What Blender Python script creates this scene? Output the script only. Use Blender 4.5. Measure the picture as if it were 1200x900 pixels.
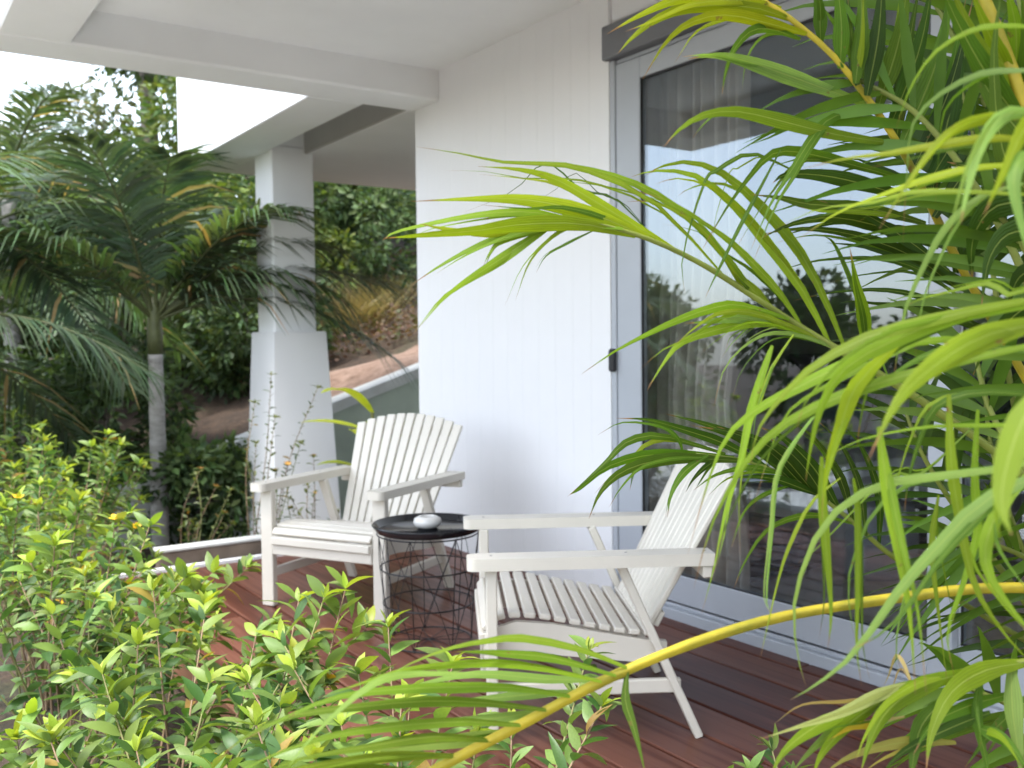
import bpy, bmesh, math, random
from mathutils import Vector, Matrix, Quaternion
rnd = random.Random(7)
R = math.radians
for o in list(bpy.data.objects): bpy.data.objects.remove(o, do_unlink=True)
sc = bpy.context.scene
col = sc.collection

# ------------------------------------------------------------------ camera, sky, sun, exposure
# world: +Y runs along the villa wall (away), +X into the villa, deck surface at z = 0
CR = Vector((0.8251, -0.5649, -0.0111)); CU = Vector((0.0321, 0.0273, 0.9991)); CF = Vector((0.5641, 0.8247, -0.0406))
CF.normalize(); CR = (CR - CF * CR.dot(CF)).normalized(); CU = CR.cross(CF).normalized()
CPOS = Vector((0, 0, 1.25)); FPX = 1130.2
cam = bpy.data.cameras.new('camera'); camo = bpy.data.objects.new('camera', cam); col.objects.link(camo)
camo.matrix_world = Matrix(((CR.x, CU.x, -CF.x, CPOS.x), (CR.y, CU.y, -CF.y, CPOS.y), (CR.z, CU.z, -CF.z, CPOS.z), (0, 0, 0, 1)))
cam.sensor_width = 36; cam.lens = 36 * FPX / 1200; cam.clip_end = 3000; cam.clip_start = 0.05
cam.dof.use_dof = True; cam.dof.focus_distance = 1.75; cam.dof.aperture_fstop = 5.8
sc.camera = camo
SUN_EL, SUN_AZ = R(70), R(-105)          # azimuth measured from +Y towards +X
w = bpy.data.worlds.new('World'); sc.world = w; w.use_nodes = True
nt = w.node_tree; bg = nt.nodes['Background']
sky = nt.nodes.new('ShaderNodeTexSky'); sky.sky_type = 'NISHITA'; sky.sun_disc = False
sky.sun_elevation = SUN_EL; sky.sun_rotation = SUN_AZ; sky.air_density = 1.0; sky.dust_density = 1.6; sky.ozone_density = 1.0
hsv = nt.nodes.new('ShaderNodeHueSaturation'); hsv.inputs['Saturation'].default_value = .5     # thin bright haze
nt.links.new(sky.outputs[0], hsv.inputs['Color']); nt.links.new(hsv.outputs[0], bg.inputs[0]); bg.inputs[1].default_value = 0.15
sl = bpy.data.lights.new('sun', 'SUN'); sl.energy = 1.15; sl.angle = R(16); sl.color = (1, .97, .93)
so = bpy.data.objects.new('sun', sl); col.objects.link(so)
sd = Vector((math.sin(SUN_AZ) * math.cos(SUN_EL), math.cos(SUN_AZ) * math.cos(SUN_EL), math.sin(SUN_EL)))
so.rotation_euler = sd.to_track_quat('Z', 'Y').to_euler(); so.location = (0, 0, 20)
vs = sc.view_settings; vs.view_transform = 'Standard'; vs.look = 'None'; vs.exposure = 2.38; vs.gamma = 1; vs.use_curve_mapping = False
sc.render.engine = 'CYCLES'
sc.cycles.max_bounces = 8; sc.cycles.diffuse_bounces = 5; sc.cycles.glossy_bounces = 3; sc.cycles.transparent_max_bounces = 12
sc.cycles.sample_clamp_indirect = 6; sc.cycles.caustics_reflective = False; sc.cycles.caustics_refractive = False

def at(x, y, d):
    "point seen at photograph pixel x, y, d metres in front of the camera"
    return CPOS + (CF + CR * ((x - 600) / FPX) - CU * ((y - 450) / FPX)) * d

# ------------------------------------------------------------------ materials
MATS = {}
def newmat(name):
    m = bpy.data.materials.new(name); m.use_nodes = True
    t = m.node_tree; b = t.nodes['Principled BSDF']; MATS[name] = m
    return m, t, b
def nd(t, kind, **kw):
    n = t.nodes.new(kind)
    for k, v in kw.items(): setattr(n, k, v)
    return n
def ramp(t, fac, stops):
    r = nd(t, 'ShaderNodeValToRGB'); e = r.color_ramp.elements
    while len(e) > 1: e.remove(e[-1])
    e[0].position = stops[0][0]; e[0].color = (*stops[0][1], 1)
    for p, c in stops[1:]:
        q = e.new(p); q.color = (*c, 1)
    t.links.new(fac, r.inputs[0]); return r
def noise(t, scale, detail=4, rough=.55, vec=None, sc3=None, kind='Object'):
    tc = nd(t, 'ShaderNodeTexCoord'); v = tc.outputs[kind] if vec is None else vec
    if sc3:
        mp = nd(t, 'ShaderNodeMapping'); mp.inputs['Scale'].default_value = sc3
        t.links.new(v, mp.inputs[0]); v = mp.outputs[0]
    n = nd(t, 'ShaderNodeTexNoise'); n.inputs['Scale'].default_value = scale
    n.inputs['Detail'].default_value = detail; n.inputs['Roughness'].default_value = rough
    t.links.new(v, n.inputs[0]); return n
def bump(t, b, h, strength=.2, dist=.01):
    bp = nd(t, 'ShaderNodeBump'); bp.inputs['Strength'].default_value = strength; bp.inputs['Distance'].default_value = dist
    t.links.new(h, bp.inputs['Height']); t.links.new(bp.outputs[0], b.inputs['Normal'])
def paint(name, c, rough=.5, var=.06, scale=3, bs=.08, spec=.4, fine=60):
    m, t, b = newmat(name)
    n = noise(t, scale, 5)
    lo = tuple(x * (1 - var) for x in c); hi = tuple(min(1, x * (1 + var * .5)) for x in c)
    r = ramp(t, n.outputs[0], [(.3, lo), (.7, hi)]); t.links.new(r.outputs[0], b.inputs['Base Color'])
    b.inputs['Roughness'].default_value = rough; b.inputs['Specular IOR Level'].default_value = spec
    n2 = noise(t, fine, 3); bump(t, b, n2.outputs[0], bs, .004)
    return m
paint('wall_white', (.765, .765, .77), .6, .035, 1.2, .08)
paint('render_white', (.81, .82, .82), .75, .05, 1.5, .15, .3, 90)
paint('chair_white', (.61, .575, .50), .42, .05, 6, .10, .45, 70)
paint('frame_grey', (.385, .41, .445), .38, .04, 4, .03, .5)
paint('box_grey', (.16, .165, .18), .45, .05, 4, .03, .5)
paint('slot_shade_grey', (.36, .35, .33), .7, .08, 3)  # shade of the soffit slot, put into the colour
paint('steel', (.30, .29, .27), .45, .2, 30)
paint('rubber_black', (.02, .02, .022), .5, .1, 5)
paint('wire_black', (.012, .012, .014), .35, .1, 5, .02)
paint('ceramic', (.60, .585, .55), .25, .05, 12, .03, .5)
paint('tray_black', (.012, .013, .016), .09, .1, 5, .02, .5)
paint('concrete', (.46, .46, .44), .85, .3, 2.3, .4, .2, 30)
paint('green_wall', (.44, .50, .41), .8, .18, 2.0, .25, .2, 40)
paint('coping', (.60, .61, .58), .8, .18, 4, .25, .2, 40)
paint('stone_white', (.66, .65, .62), .8, .2, 9, .4, .2, 40)
paint('bounce_stone', (.58, .56, .52), .85, .2, 3, .3, .2, 40)  # pale tone of the added bounce slabs
paint('kerb', (.20, .155, .12), .9, .4, 6, .5, .2, 30)
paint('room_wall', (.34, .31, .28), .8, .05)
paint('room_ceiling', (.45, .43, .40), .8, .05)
paint('bed_dark', (.06, .055, .06), .7, .1)
paint('bed_linen', (.82, .85, .90), .8, .06, 5, .3, .2, 15)
paint('pillow_white', (.80, .82, .86), .85, .06, 5, .3, .2, 15)
paint('cushion_blue', (.18, .24, .33), .85, .15, 8, .3, .2, 15)
paint('grey_fabric', (.26, .27, .31), .9, .15, 20, .3, .2, 120)
paint('rug', (.42, .36, .29), .95, .25, 7, .4, .1, 80)
# curtain
m, t, b = newmat('curtain'); n = noise(t, 6, 4, sc3=(3, 3, .3))
r = ramp(t, n.outputs[0], [(.3, (.40, .35, .30)), (.7, (.52, .46, .40))]); t.links.new(r.outputs[0], b.inputs[0]); b.inputs['Roughness'].default_value = .9
# hardwood
def wood(name, dark, mid, light, axis, rough=.33):
    m, t, b = newmat(name)
    oi = nd(t, 'ShaderNodeObjectInfo')
    tc = nd(t, 'ShaderNodeTexCoord'); add = nd(t, 'ShaderNodeVectorMath', operation='ADD')
    sclr = nd(t, 'ShaderNodeVectorMath', operation='SCALE'); comb = nd(t, 'ShaderNodeCombineXYZ')
    for i in range(3): t.links.new(oi.outputs['Random'], comb.inputs[i])
    t.links.new(comb.outputs[0], sclr.inputs[0]); sclr.inputs['Scale'].default_value = 37
    t.links.new(tc.outputs['Object'], add.inputs[0]); t.links.new(sclr.outputs[0], add.inputs[1])
    s3 = [22, 22, 22]; s3[axis] = .9
    n = noise(t, 1.6, 7, .6, add.outputs[0], tuple(s3))
    n2 = noise(t, 1.0, 3, .5, add.outputs[0], (3, .8, 3))
    mx = nd(t, 'ShaderNodeMath', operation='MULTIPLY_ADD'); t.links.new(n2.outputs[0], mx.inputs[0]); mx.inputs[1].default_value = .5
    t.links.new(n.outputs[0], mx.inputs[2])
    mx2 = nd(t, 'ShaderNodeMath', operation='MULTIPLY_ADD'); t.links.new(oi.outputs['Random'], mx2.inputs[0]); mx2.inputs[1].default_value = .28
    t.links.new(mx.outputs[0], mx2.inputs[2])
    r = ramp(t, mx2.outputs[0], [(.55, dark), (.85, mid), (1.12, light)]); t.links.new(r.outputs[0], b.inputs[0])
    rr = nd(t, 'ShaderNodeMapRange'); t.links.new(n2.outputs[0], rr.inputs[0])
    rr.inputs[3].default_value = rough - .1; rr.inputs[4].default_value = rough + .16
    b.inputs['Specular IOR Level'].default_value = .22; t.links.new(rr.outputs[0], b.inputs['Roughness']); bump(t, b, n.outputs[0], .15, .003)
wood('deck_wood', (.038, .011, .007), (.094, .030, .018), (.15, .060, .039), 1, .36)
wood('trim_wood', (.10, .045, .022), (.16, .075, .04), (.22, .11, .065), 1, .5)
wood('room_floor', (.05, .035, .03), (.09, .065, .05), (.12, .09, .07), 1, .25)
# glass
m, t, b = newmat('glass'); t.nodes.remove(b); out = t.nodes['Material Output']
tr = nd(t, 'ShaderNodeBsdfTransparent'); gl = nd(t, 'ShaderNodeBsdfGlossy'); gl.inputs['Roughness'].default_value = 0.0
tr.inputs[0].default_value = (.86, .88, .88, 1); gl.inputs[0].default_value = (.82, .91, 1, 1)
lw = nd(t, 'ShaderNodeLayerWeight'); lw.inputs[0].default_value = .5
pw = nd(t, 'ShaderNodeMath', operation='POWER'); t.links.new(lw.outputs['Facing'], pw.inputs[0]); pw.inputs[1].default_value = 3.5
ma = nd(t, 'ShaderNodeMath', operation='MULTIPLY_ADD'); t.links.new(pw.outputs[0], ma.inputs[0]); ma.inputs[1].default_value = .8; ma.inputs[2].default_value = .105
mx = nd(t, 'ShaderNodeMixShader'); t.links.new(ma.outputs[0], mx.inputs[0]); t.links.new(tr.outputs[0], mx.inputs[1]); t.links.new(gl.outputs[0], mx.inputs[2])
t.links.new(mx.outputs[0], out.inputs[0])
# leaves: colour from the object colour (single leaf objects) or the "tint" attribute (joined foliage)
def leafmat(name, src='obj', trans=.4, rough=.42, tip=None, veins=0, spec=.4):
    m, t, b = newmat(name); out = t.nodes['Material Output']
    if src == 'obj': c = nd(t, 'ShaderNodeObjectInfo').outputs['Color']
    else:
        a = nd(t, 'ShaderNodeAttribute'); a.attribute_name = 'tint'; c = a.outputs['Color']
    n = noise(t, 14, 3)
    hs = nd(t, 'ShaderNodeMapRange'); t.links.new(n.outputs[0], hs.inputs[0]); hs.inputs[3].default_value = .72; hs.inputs[4].default_value = 1.28
    mul = nd(t, 'ShaderNodeVectorMath', operation='SCALE'); t.links.new(c, mul.inputs[0]); t.links.new(hs.outputs[0], mul.inputs['Scale'])
    c = mul.outputs[0]
    uv = nd(t, 'ShaderNodeUVMap'); sp = nd(t, 'ShaderNodeSeparateXYZ'); t.links.new(uv.outputs[0], sp.inputs[0])
    if veins:
        wv = nd(t, 'ShaderNodeMath', operation='MULTIPLY'); t.links.new(sp.outputs[0], wv.inputs[0]); wv.inputs[1].default_value = veins * 6.283
        sn = nd(t, 'ShaderNodeMath', operation='SINE'); t.links.new(wv.outputs[0], sn.inputs[0])
        mr = nd(t, 'ShaderNodeMapRange'); t.links.new(sn.outputs[0], mr.inputs[0]); mr.inputs[1].default_value = -1; mr.inputs[3].default_value = .90; mr.inputs[4].default_value = 1.07
        m2 = nd(t, 'ShaderNodeVectorMath', operation='SCALE'); t.links.new(c, m2.inputs[0]); t.links.new(mr.outputs[0], m2.inputs['Scale']); c = m2.outputs[0]
        bump(t, b, sn.outputs[0], .25, .001)
        # pale midrib
        ab = nd(t, 'ShaderNodeMath', operation='SUBTRACT'); t.links.new(sp.outputs[0], ab.inputs[0]); ab.inputs[1].default_value = .5
        ab2 = nd(t, 'ShaderNodeMath', operation='ABSOLUTE'); t.links.new(ab.outputs[0], ab2.inputs[0])
        lt = nd(t, 'ShaderNodeMath', operation='LESS_THAN'); t.links.new(ab2.outputs[0], lt.inputs[0]); lt.inputs[1].default_value = .035
        fm = nd(t, 'ShaderNodeMath', operation='MULTIPLY'); t.links.new(lt.outputs[0], fm.inputs[0]); fm.inputs[1].default_value = .45
        mm = nd(t, 'ShaderNodeMix', data_type='RGBA'); t.links.new(fm.outputs[0], mm.inputs[0]); t.links.new(c, mm.inputs[6]); mm.inputs[7].default_value = (.30, .36, .09, 1); c = mm.outputs[2]
    if tip:
        ns = noise(t, 55, 3, .6); rs = ramp(t, ns.outputs[0], [(.69, (0, 0, 0)), (.74, (1, 1, 1))]); ms_ = nd(t, 'ShaderNodeMix', data_type='RGBA'); t.links.new(rs.outputs[0], ms_.inputs[0]); t.links.new(c, ms_.inputs[6]); ms_.inputs[7].default_value = (.16, .12, .035, 1); c = ms_.outputs[2]
        n3 = noise(t, 9, 3); oi = nd(t, 'ShaderNodeObjectInfo')
        ad = nd(t, 'ShaderNodeMath', operation='MULTIPLY_ADD'); t.links.new(n3.outputs[0], ad.inputs[0]); ad.inputs[1].default_value = .16; t.links.new(sp.outputs[1], ad.inputs[2])
        ad2 = nd(t, 'ShaderNodeMath', operation='MULTIPLY_ADD'); t.links.new(oi.outputs['Random'], ad2.inputs[0]); ad2.inputs[1].default_value = .08; t.links.new(ad.outputs[0], ad2.inputs[2])
        dv = nd(t, 'ShaderNodeMath', operation='MULTIPLY'); dv.inputs[1].default_value = .9; t.links.new(ad2.outputs[0], dv.inputs[0]); ad2 = dv
        rp = ramp(t, ad2.outputs[0], [(.0, (0, 0, 0)), (1.0, (1, 1, 1))])
        rp.color_ramp.elements[0].position = .915; rp.color_ramp.elements[1].position = .96
        mm = nd(t, 'ShaderNodeMix', data_type='RGBA'); t.links.new(rp.outputs[0], mm.inputs[0]); t.links.new(c, mm.inputs[6]); mm.inputs[7].default_value = (*tip, 1); c = mm.outputs[2]
    t.links.new(c, b.inputs[0]); b.inputs['Roughness'].default_value = rough; b.inputs['Specular IOR Level'].default_value = spec
    tl = nd(t, 'ShaderNodeBsdfTranslucent')
    tcol = nd(t, 'ShaderNodeVectorMath', operation='MULTIPLY'); t.links.new(c, tcol.inputs[0]); tcol.inputs[1].default_value = (1.5, 1.45, .55)
    t.links.new(tcol.outputs[0], tl.inputs[0])
    ms = nd(t, 'ShaderNodeMixShader'); ms.inputs[0].default_value = trans
    t.links.new(b.outputs[0], ms.inputs[1]); t.links.new(tl.outputs[0], ms.inputs[2]); t.links.new(ms.outputs[0], out.inputs[0])
leafmat('palm_leaflet', 'obj', .5, .48, (.24, .13, .06), 7, .2)
leafmat('shrub_leaf', 'obj', .35, .42, None, 0, .35)
leafmat('foliage', 'tint', .35, .45)
leafmat('far_foliage', 'tint', .28, .5, None, 0, .3)
def bark(name, a, c, ring=0):
    m, t, b = newmat(name); n = noise(t, 8, 6, .6, None, (1, 1, 2.5 if ring else .5))
    r = ramp(t, n.outputs[0], [(.3, a), (.7, c)]); t.links.new(r.outputs[0], b.inputs[0]); b.inputs['Roughness'].default_value = .8
    bump(t, b, n.outputs[0], .5, .02)
bark('bark', (.06, .05, .04), (.18, .15, .12)); bark('palm_bark', (.16, .15, .14), (.34, .33, .31), 1)
bark('twig', (.16, .10, .06), (.32, .22, .13)); bark('twig_green', (.12, .14, .04), (.24, .22, .09))
m = paint('rachis_yellow', (.36, .27, .02), .5, .45, 13, .25, .3, 60)
rr_ = [n for n in m.node_tree.nodes if n.type == 'VALTORGB'][0].color_ramp; rr_.elements[0].color = (.17, .16, .015, 1); e_ = rr_.elements.new(.27); e_.color = (.13, .075, .02, 1)
paint('rachis_green', (.15, .18, .03), .45, .25, 20, .1, .4, 80)
paint('rachis_dark', (.07, .08, .03), .5, .25, 20, .1, .3, 80)
paint('petal_yellow', (.75, .42, .02), .6, .15, 30); paint('petal_orange', (.70, .38, .10), .6, .15, 30)
# ground
m, t, b = newmat('soil'); n = noise(t, 1.3, 8, .65); n2 = noise(t, 22, 6, .7)
r = ramp(t, n.outputs[0], [(.35, (.035, .024, .016)), (.5, (.075, .048, .030)), (.65, (.055, .052, .024))]); r2 = ramp(t, n2.outputs[0], [(.35, (.45, .45, .45)), (.65, (1.3, 1.25, 1.2))])
mm = nd(t, 'ShaderNodeMix', data_type='RGBA', blend_type='MULTIPLY'); mm.inputs[0].default_value = 1; t.links.new(r.outputs[0], mm.inputs[6]); t.links.new(r2.outputs[0], mm.inputs[7])
t.links.new(mm.outputs[2], b.inputs[0]); b.inputs['Roughness'].default_value = .95; bump(t, b, n2.outputs[0], .9, .05)
m, t, b = newmat('earth'); n = noise(t, 1.6, 8, .65); n2 = noise(t, 9, 6, .7)
r = ramp(t, n.outputs[0], [(.3, (.15, .09, .06)), (.5, (.23, .155, .115)), (.7, (.29, .21, .165))]); r2 = ramp(t, n2.outputs[0], [(.3, (.6, .55, .5)), (.55, (1.1, 1.1, 1.1))])
mm = nd(t, 'ShaderNodeMix', data_type='RGBA', blend_type='MULTIPLY'); mm.inputs[0].default_value = 1; t.links.new(r.outputs[0], mm.inputs[6]); t.links.new(r2.outputs[0], mm.inputs[7])
t.links.new(mm.outputs[2], b.inputs[0]); b.inputs['Roughness'].default_value = .95; bump(t, b, n2.outputs[0], .8, .06)

# ------------------------------------------------------------------ mesh helpers
class MB:
    def __init__(s): s.v = []; s.f = []; s.uv = []; s.tint = []; s.cur = (1, 1, 1)
    def quad(s, pts, uvs=None):
        k = len(s.v); s.v += [tuple(p) for p in pts]; s.f.append(tuple(range(k, k + len(pts))))
        s.uv += uvs if uvs else [(0, 0)] * len(pts); s.tint.append(s.cur)
    def box(s, lo, hi, bev=0.0):
        c = [(a + b_) / 2 for a, b_ in zip(lo, hi)]; h = [abs(b_ - a) / 2 for a, b_ in zip(lo, hi)]
        s.obox(Vector(c), (Vector((1, 0, 0)), Vector((0, 1, 0)), Vector((0, 0, 1))), h, bev)
    def obox(s, c, ax, h, bev=0.0):
        def P(q): return c + ax[0] * q[0] + ax[1] * q[1] + ax[2] * q[2]
        bev = min(bev, min(h) * .8)
        if bev <= 0:
            def V(sx, sy, sz): return P((sx * h[0], sy * h[1], sz * h[2]))
            for a in range(3):
                for sg in (-1, 1):
                    u, v_ = [(1, 2), (2, 0), (0, 1)][a]
                    qs = []
                    for (p, q) in ((-1, -1), (1, -1), (1, 1), (-1, 1)):
                        k = [0, 0, 0]; k[a] = sg; k[u] = p; k[v_] = q; qs.append(V(*k))
                    s.quad(qs if sg > 0 else qs[::-1])
            return
        def V(sg, a):
            return P([sg[i] * (h[i] - (0 if i == a else bev)) for i in range(3)])
        for a in range(3):
            u, v_ = [(1, 2), (2, 0), (0, 1)][a]
            for sg in (-1, 1):
                qs = []
                for (p, q) in ((-1, -1), (1, -1), (1, 1), (-1, 1)):
                    k = [0, 0, 0]; k[a] = sg; k[u] = p; k[v_] = q; qs.append(V(k, a))
                s.quad(qs if sg > 0 else qs[::-1])
        for a in range(3):      # edges along axis a
            u, v_ = [(1, 2), (2, 0), (0, 1)][a]
            for p in (-1, 1):
                for q in (-1, 1):
                    k0 = [0] * 3; k1 = [0] * 3; k0[a] = -1; k1[a] = 1
                    for k in (k0, k1): k[u] = p; k[v_] = q
                    qs = [V(k0, u), V(k1, u), V(k1, v_), V(k0, v_)]
                    s.quad(qs if p * q < 0 else qs[::-1])
        for sx in (-1, 1):
            for sy in (-1, 1):
                for sz in (-1, 1):
                    k = (sx, sy, sz); qs = [V(k, 0), V(k, 1), V(k, 2)]
                    s.quad(qs if sx * sy * sz > 0 else qs[::-1])
    def bar(s, a, b_, wx, wy, up=Vector((0, 0, 1)), bev=.003):
        a = Vector(a); b_ = Vector(b_); d = (b_ - a); L = d.length; d.normalize()
        x = d.cross(up); x = x.normalized() if x.length > 1e-4 else Vector((1, 0, 0)); y = x.cross(d)
        s.obox((a + b_) / 2, (x, y, d), (wx / 2, wy / 2, L / 2), bev)
    def tube(s, pts, rad, n=6, cap=False):
        pts = [Vector(p) for p in pts]; rs = rad if isinstance(rad, (list, tuple)) else [rad] * len(pts)
        k0 = len(s.v); ref = Vector((0.13, .21, 1)).normalized(); prev = None
        for i, p in enumerate(pts):
            t_ = (pts[min(i + 1, len(pts) - 1)] - pts[max(i - 1, 0)]).normalized()
            if prev is None:
                x = t_.cross(ref); x = x.normalized() if x.length > .05 else t_.cross(Vector((1, 0, 0))).normalized()
            else: x = (prev - t_ * prev.dot(t_)).normalized()
            prev = x; y = t_.cross(x)
            for j in range(n):
                a = 2 * math.pi * j / n; s.v.append(tuple(p + (x * math.cos(a) + y * math.sin(a)) * rs[i]))
        for i in range(len(pts) - 1):
            for j in range(n):
                j2 = (j + 1) % n
                s.f.append((k0 + i * n + j, k0 + i * n + j2, k0 + (i + 1) * n + j2, k0 + (i + 1) * n + j)); s.uv += [(0, 0)] * 4; s.tint.append(s.cur)
        if cap:
            s.f.append(tuple(k0 + j for j in range(n))[::-1]); s.uv += [(0, 0)] * n; s.tint.append(s.cur)
            k = k0 + (len(pts) - 1) * n; s.f.append(tuple(k + j for j in range(n))); s.uv += [(0, 0)] * n; s.tint.append(s.cur)
    def lathe(s, prof, n=32, c=(0, 0, 0)):
        k0 = len(s.v)
        for (r_, z) in prof:
            for j in range(n):
                a = 2 * math.pi * j / n; s.v.append((c[0] + r_ * math.cos(a), c[1] + r_ * math.sin(a), c[2] + z))
        for i in range(len(prof) - 1):
            for j in range(n):
                j2 = (j + 1) % n
                s.f.append((k0 + i * n + j, k0 + i * n + j2, k0 + (i + 1) * n + j2, k0 + (i + 1) * n + j)); s.uv += [(0, 0)] * 4; s.tint.append(s.cur)
    def mesh(s, name, mat, smooth=False, tint=False):
        me = bpy.data.meshes.new(name); me.from_pydata(s.v, [], s.f)
        if any(u != (0, 0) for u in s.uv):
            ul = me.uv_layers.new(name='UVMap'); flat = [c for u in s.uv for c in u]; ul.data.foreach_set('uv', flat)
        if tint:
            at_ = me.attributes.new('tint', 'FLOAT_COLOR', 'FACE')
            flat = [c for q in s.tint for c in (q[0], q[1], q[2], 1)]; at_.data.foreach_set('color', flat)
        if smooth: me.polygons.foreach_set('use_smooth', [True] * len(me.polygons))
        me.materials.append(MATS[mat]); me.update(); return me
    def build(s, name, mat, parent=None, smooth=False, tint=False):
        o = bpy.data.objects.new(name, s.mesh(name, mat, smooth, tint)); col.objects.link(o); o.parent = parent; return o
def tag(o, label=None, cat=None, group=None, kind=None):
    for k, v in (('label', label), ('category', cat), ('group', group), ('kind', kind)):
        if v: o[k] = v
    return o
def empty(name, loc=(0, 0, 0), rz=0):
    o = bpy.data.objects.new(name, None); col.objects.link(o); o.location = loc; o.rotation_euler = (0, 0, rz); o.empty_display_size = .1; return o
def inst(name, me, parent, M=None, color=None):
    o = bpy.data.objects.new(name, me); col.objects.link(o); o.parent = parent
    if M is not None: o.matrix_local = M
    if color: o.color = (*color, 1)
    return o
def copy_tree(o, parent=None):
    c = o.copy(); col.objects.link(c); c.parent = parent
    for ch in list(o.children): copy_tree(ch, c)
    return c
def boxes(name, mat, parent, lst, bev=0.004):
    m_ = MB()
    for lo, hi in lst: m_.box(lo, hi, bev)
    return m_.build(name, mat, parent)
def cr(pts, n):
    "Catmull-Rom through pts, n samples"
    P = [Vector(p) for p in pts]; P = [P[0] * 2 - P[1]] + P + [P[-1] * 2 - P[-2]]; out = []
    m_ = len(P) - 3
    for k in range(n):
        x = k / (n - 1) * m_; i = min(int(x), m_ - 1); t_ = x - i; a, b_, c, d = P[i:i + 4]
        out.append(.5 * ((2 * b_) + (c - a) * t_ + (2 * a - 5 * b_ + 4 * c - d) * t_ ** 2 + (3 * b_ - a - 3 * c + d) * t_ ** 3))
    return out

# ------------------------------------------------------------------ terrain
def sst(a, b_, x):
    t_ = max(0, min(1, (x - a) / (b_ - a))); return t_ * t_ * (3 - 2 * t_)
def walltop(x): return .317 + .332 * (x - 2.334)
def ground_h(x, y):
    lowz = -.14 - .25 * sst(5.4, 7.5, y) * sst(0.2, 1.0, x)
    if y < 8.34: 
        return lowz - .10 * max(0, -x - 1) ** .8 if x < -1 else lowz
    zt = max(-.35, min(1.5, walltop(min(x, 6)))) - .07
    d = y - 8.34
    hill = .09 * min(d, 2.6) + .33 * max(0, min(d - 2.6, 7)) + .16 * max(0, min(d - 9.6, 30))
    f_ = .12 + .88 * sst(-1, 4.5, x)
    return zt * 1.0 + hill * f_ - .12 * max(0, -x - 1) ** .8 * (1 if x < -1 else 0)
def sheet(name, xs, ys, hf, mat, dz=0):
    m_ = MB(); k = {}
    for i, x in enumerate(xs):
        for j, y in enumerate(ys):
            k[i, j] = len(m_.v); m_.v.append((x, y, hf(x, y) + dz))
    for i in range(len(xs) - 1):
        for j in range(len(ys) - 1):
            m_.f.append((k[i, j], k[i + 1, j], k[i + 1, j + 1], k[i, j + 1])); m_.uv += [(0, 0)] * 4; m_.tint.append((1, 1, 1))
    return m_.build(name, mat, None, True)
gx = [-900, -400, -150, -60, -30, -18, -12, -8, -6, -4, -3, -2, -1] + [-.5 + .25 * i for i in range(36)] + [9, 10, 12, 15, 20, 30, 60, 150, 400, 900]
gy = [-900, -400, -150, -60, -25, -10, -5, -2, 0, 1, 2, 3, 4, 5, 5.4, 5.8, 6.2, 6.6, 7, 7.4, 7.8, 8.30, 8.34] + [8.6 + .25 * i for i in range(30)] + [16.5, 17, 18, 20, 23, 27, 32, 40, 50, 80, 200, 500, 900]
g = sheet('ground', gx, gy, lambda x, y: ground_h(x, y) + rnd.uniform(-.03, .03) * (1 if 8.6 < y < 20 else 0), 'soil'); tag(g, kind='structure')
pav = MB()  # slabs added out of view to bounce daylight up to the porch ceiling
for i in range(9):
    pav.box((-2.62, -5 + i * 1.5, -.16), (-.22, -5 + i * 1.5 + 1.488, -.10), .006)
pavo = pav.build('bounce_paving', 'bounce_stone', None); tag(pavo, kind='structure')
ex = [3.55 + .15 * i for i in range(26)]; ey = [8.46 + .15 * i for i in range(18)]
eb = sheet('earth_bank', ex, ey, lambda x, y: ground_h(x, y) + .05 + .03 * math.sin(x * 5 + y * 3) * math.sin(y * 4.1) - .12 * sst(9.5, 10.2, y + .3 * math.sin(x * 3) + .28 * (x - 3.8)), 'earth'); tag(eb, kind='structure')

# ------------------------------------------------------------------ villa
WX = 3.045; SOF = 2.761; CEIL = 2.946; DY0, DY1 = 0.10, 3.60       # door opening along y
villa = empty('villa', (WX, 5.526, 0)); tag(villa, 'white villa with deep porch roof, clad wall and square pillar', 'house')
def vpart(name, mat, lst, bev=.004, parent=None):
    m_ = MB(); off = Vector((WX, 5.526, 0))
    for lo, hi in lst: m_.box(Vector(lo) - off, Vector(hi) - off, bev)
    return m_.build(name, mat, parent or villa)
core = vpart('wall', 'wall_white', [((WX + .03, DY1, -.3), (WX + .16, 5.506, CEIL + .1)), ((WX + .16, 5.38, -.3), (7.4, 5.506, CEIL + .1))], 0)
vpart('wall', 'wall_white', [((WX + .02, -4, 2.77), (WX + .16, DY1 - .001, CEIL + .1)), ((WX, -4, -.3), (WX + .16, DY0, 2.768))], 0)
bw = (5.526 - DY1) / 13
cb = MB(); cb.box((0, .0003, 0), (.028, bw - .0003, CEIL + .25), .0010); cbm = cb.mesh('cladding_board', 'wall_white')
for i in range(13):
    inst('cladding_board', cbm, core, Matrix.Translation((0.0, DY1 + i * bw - 5.526, -.2)))
# end wall skin
vpart('wall', 'wall_white', [((WX + .002, 5.507, -.3), (7.4, 5.526, CEIL + .1))], .003)
# ceiling and beams (porch)
vpart('ceiling', 'render_white', [((.9, -4, CEIL), (WX + .2, 5.25, CEIL + .12))], 0)
vpart('eave_beam', 'render_white', [((.615, -4, SOF), (.949, 5.214, CEIL + .22))], .012)
vpart('cross_beam', 'render_white', [((.615, 5.216, SOF), (WX + .012, 5.545, CEIL + .22))], .012)
vpart('porch_roof', 'render_white', [((.615, -4, CEIL + .222), (WX + .2, 5.545, CEIL + .34))], .012)
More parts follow.
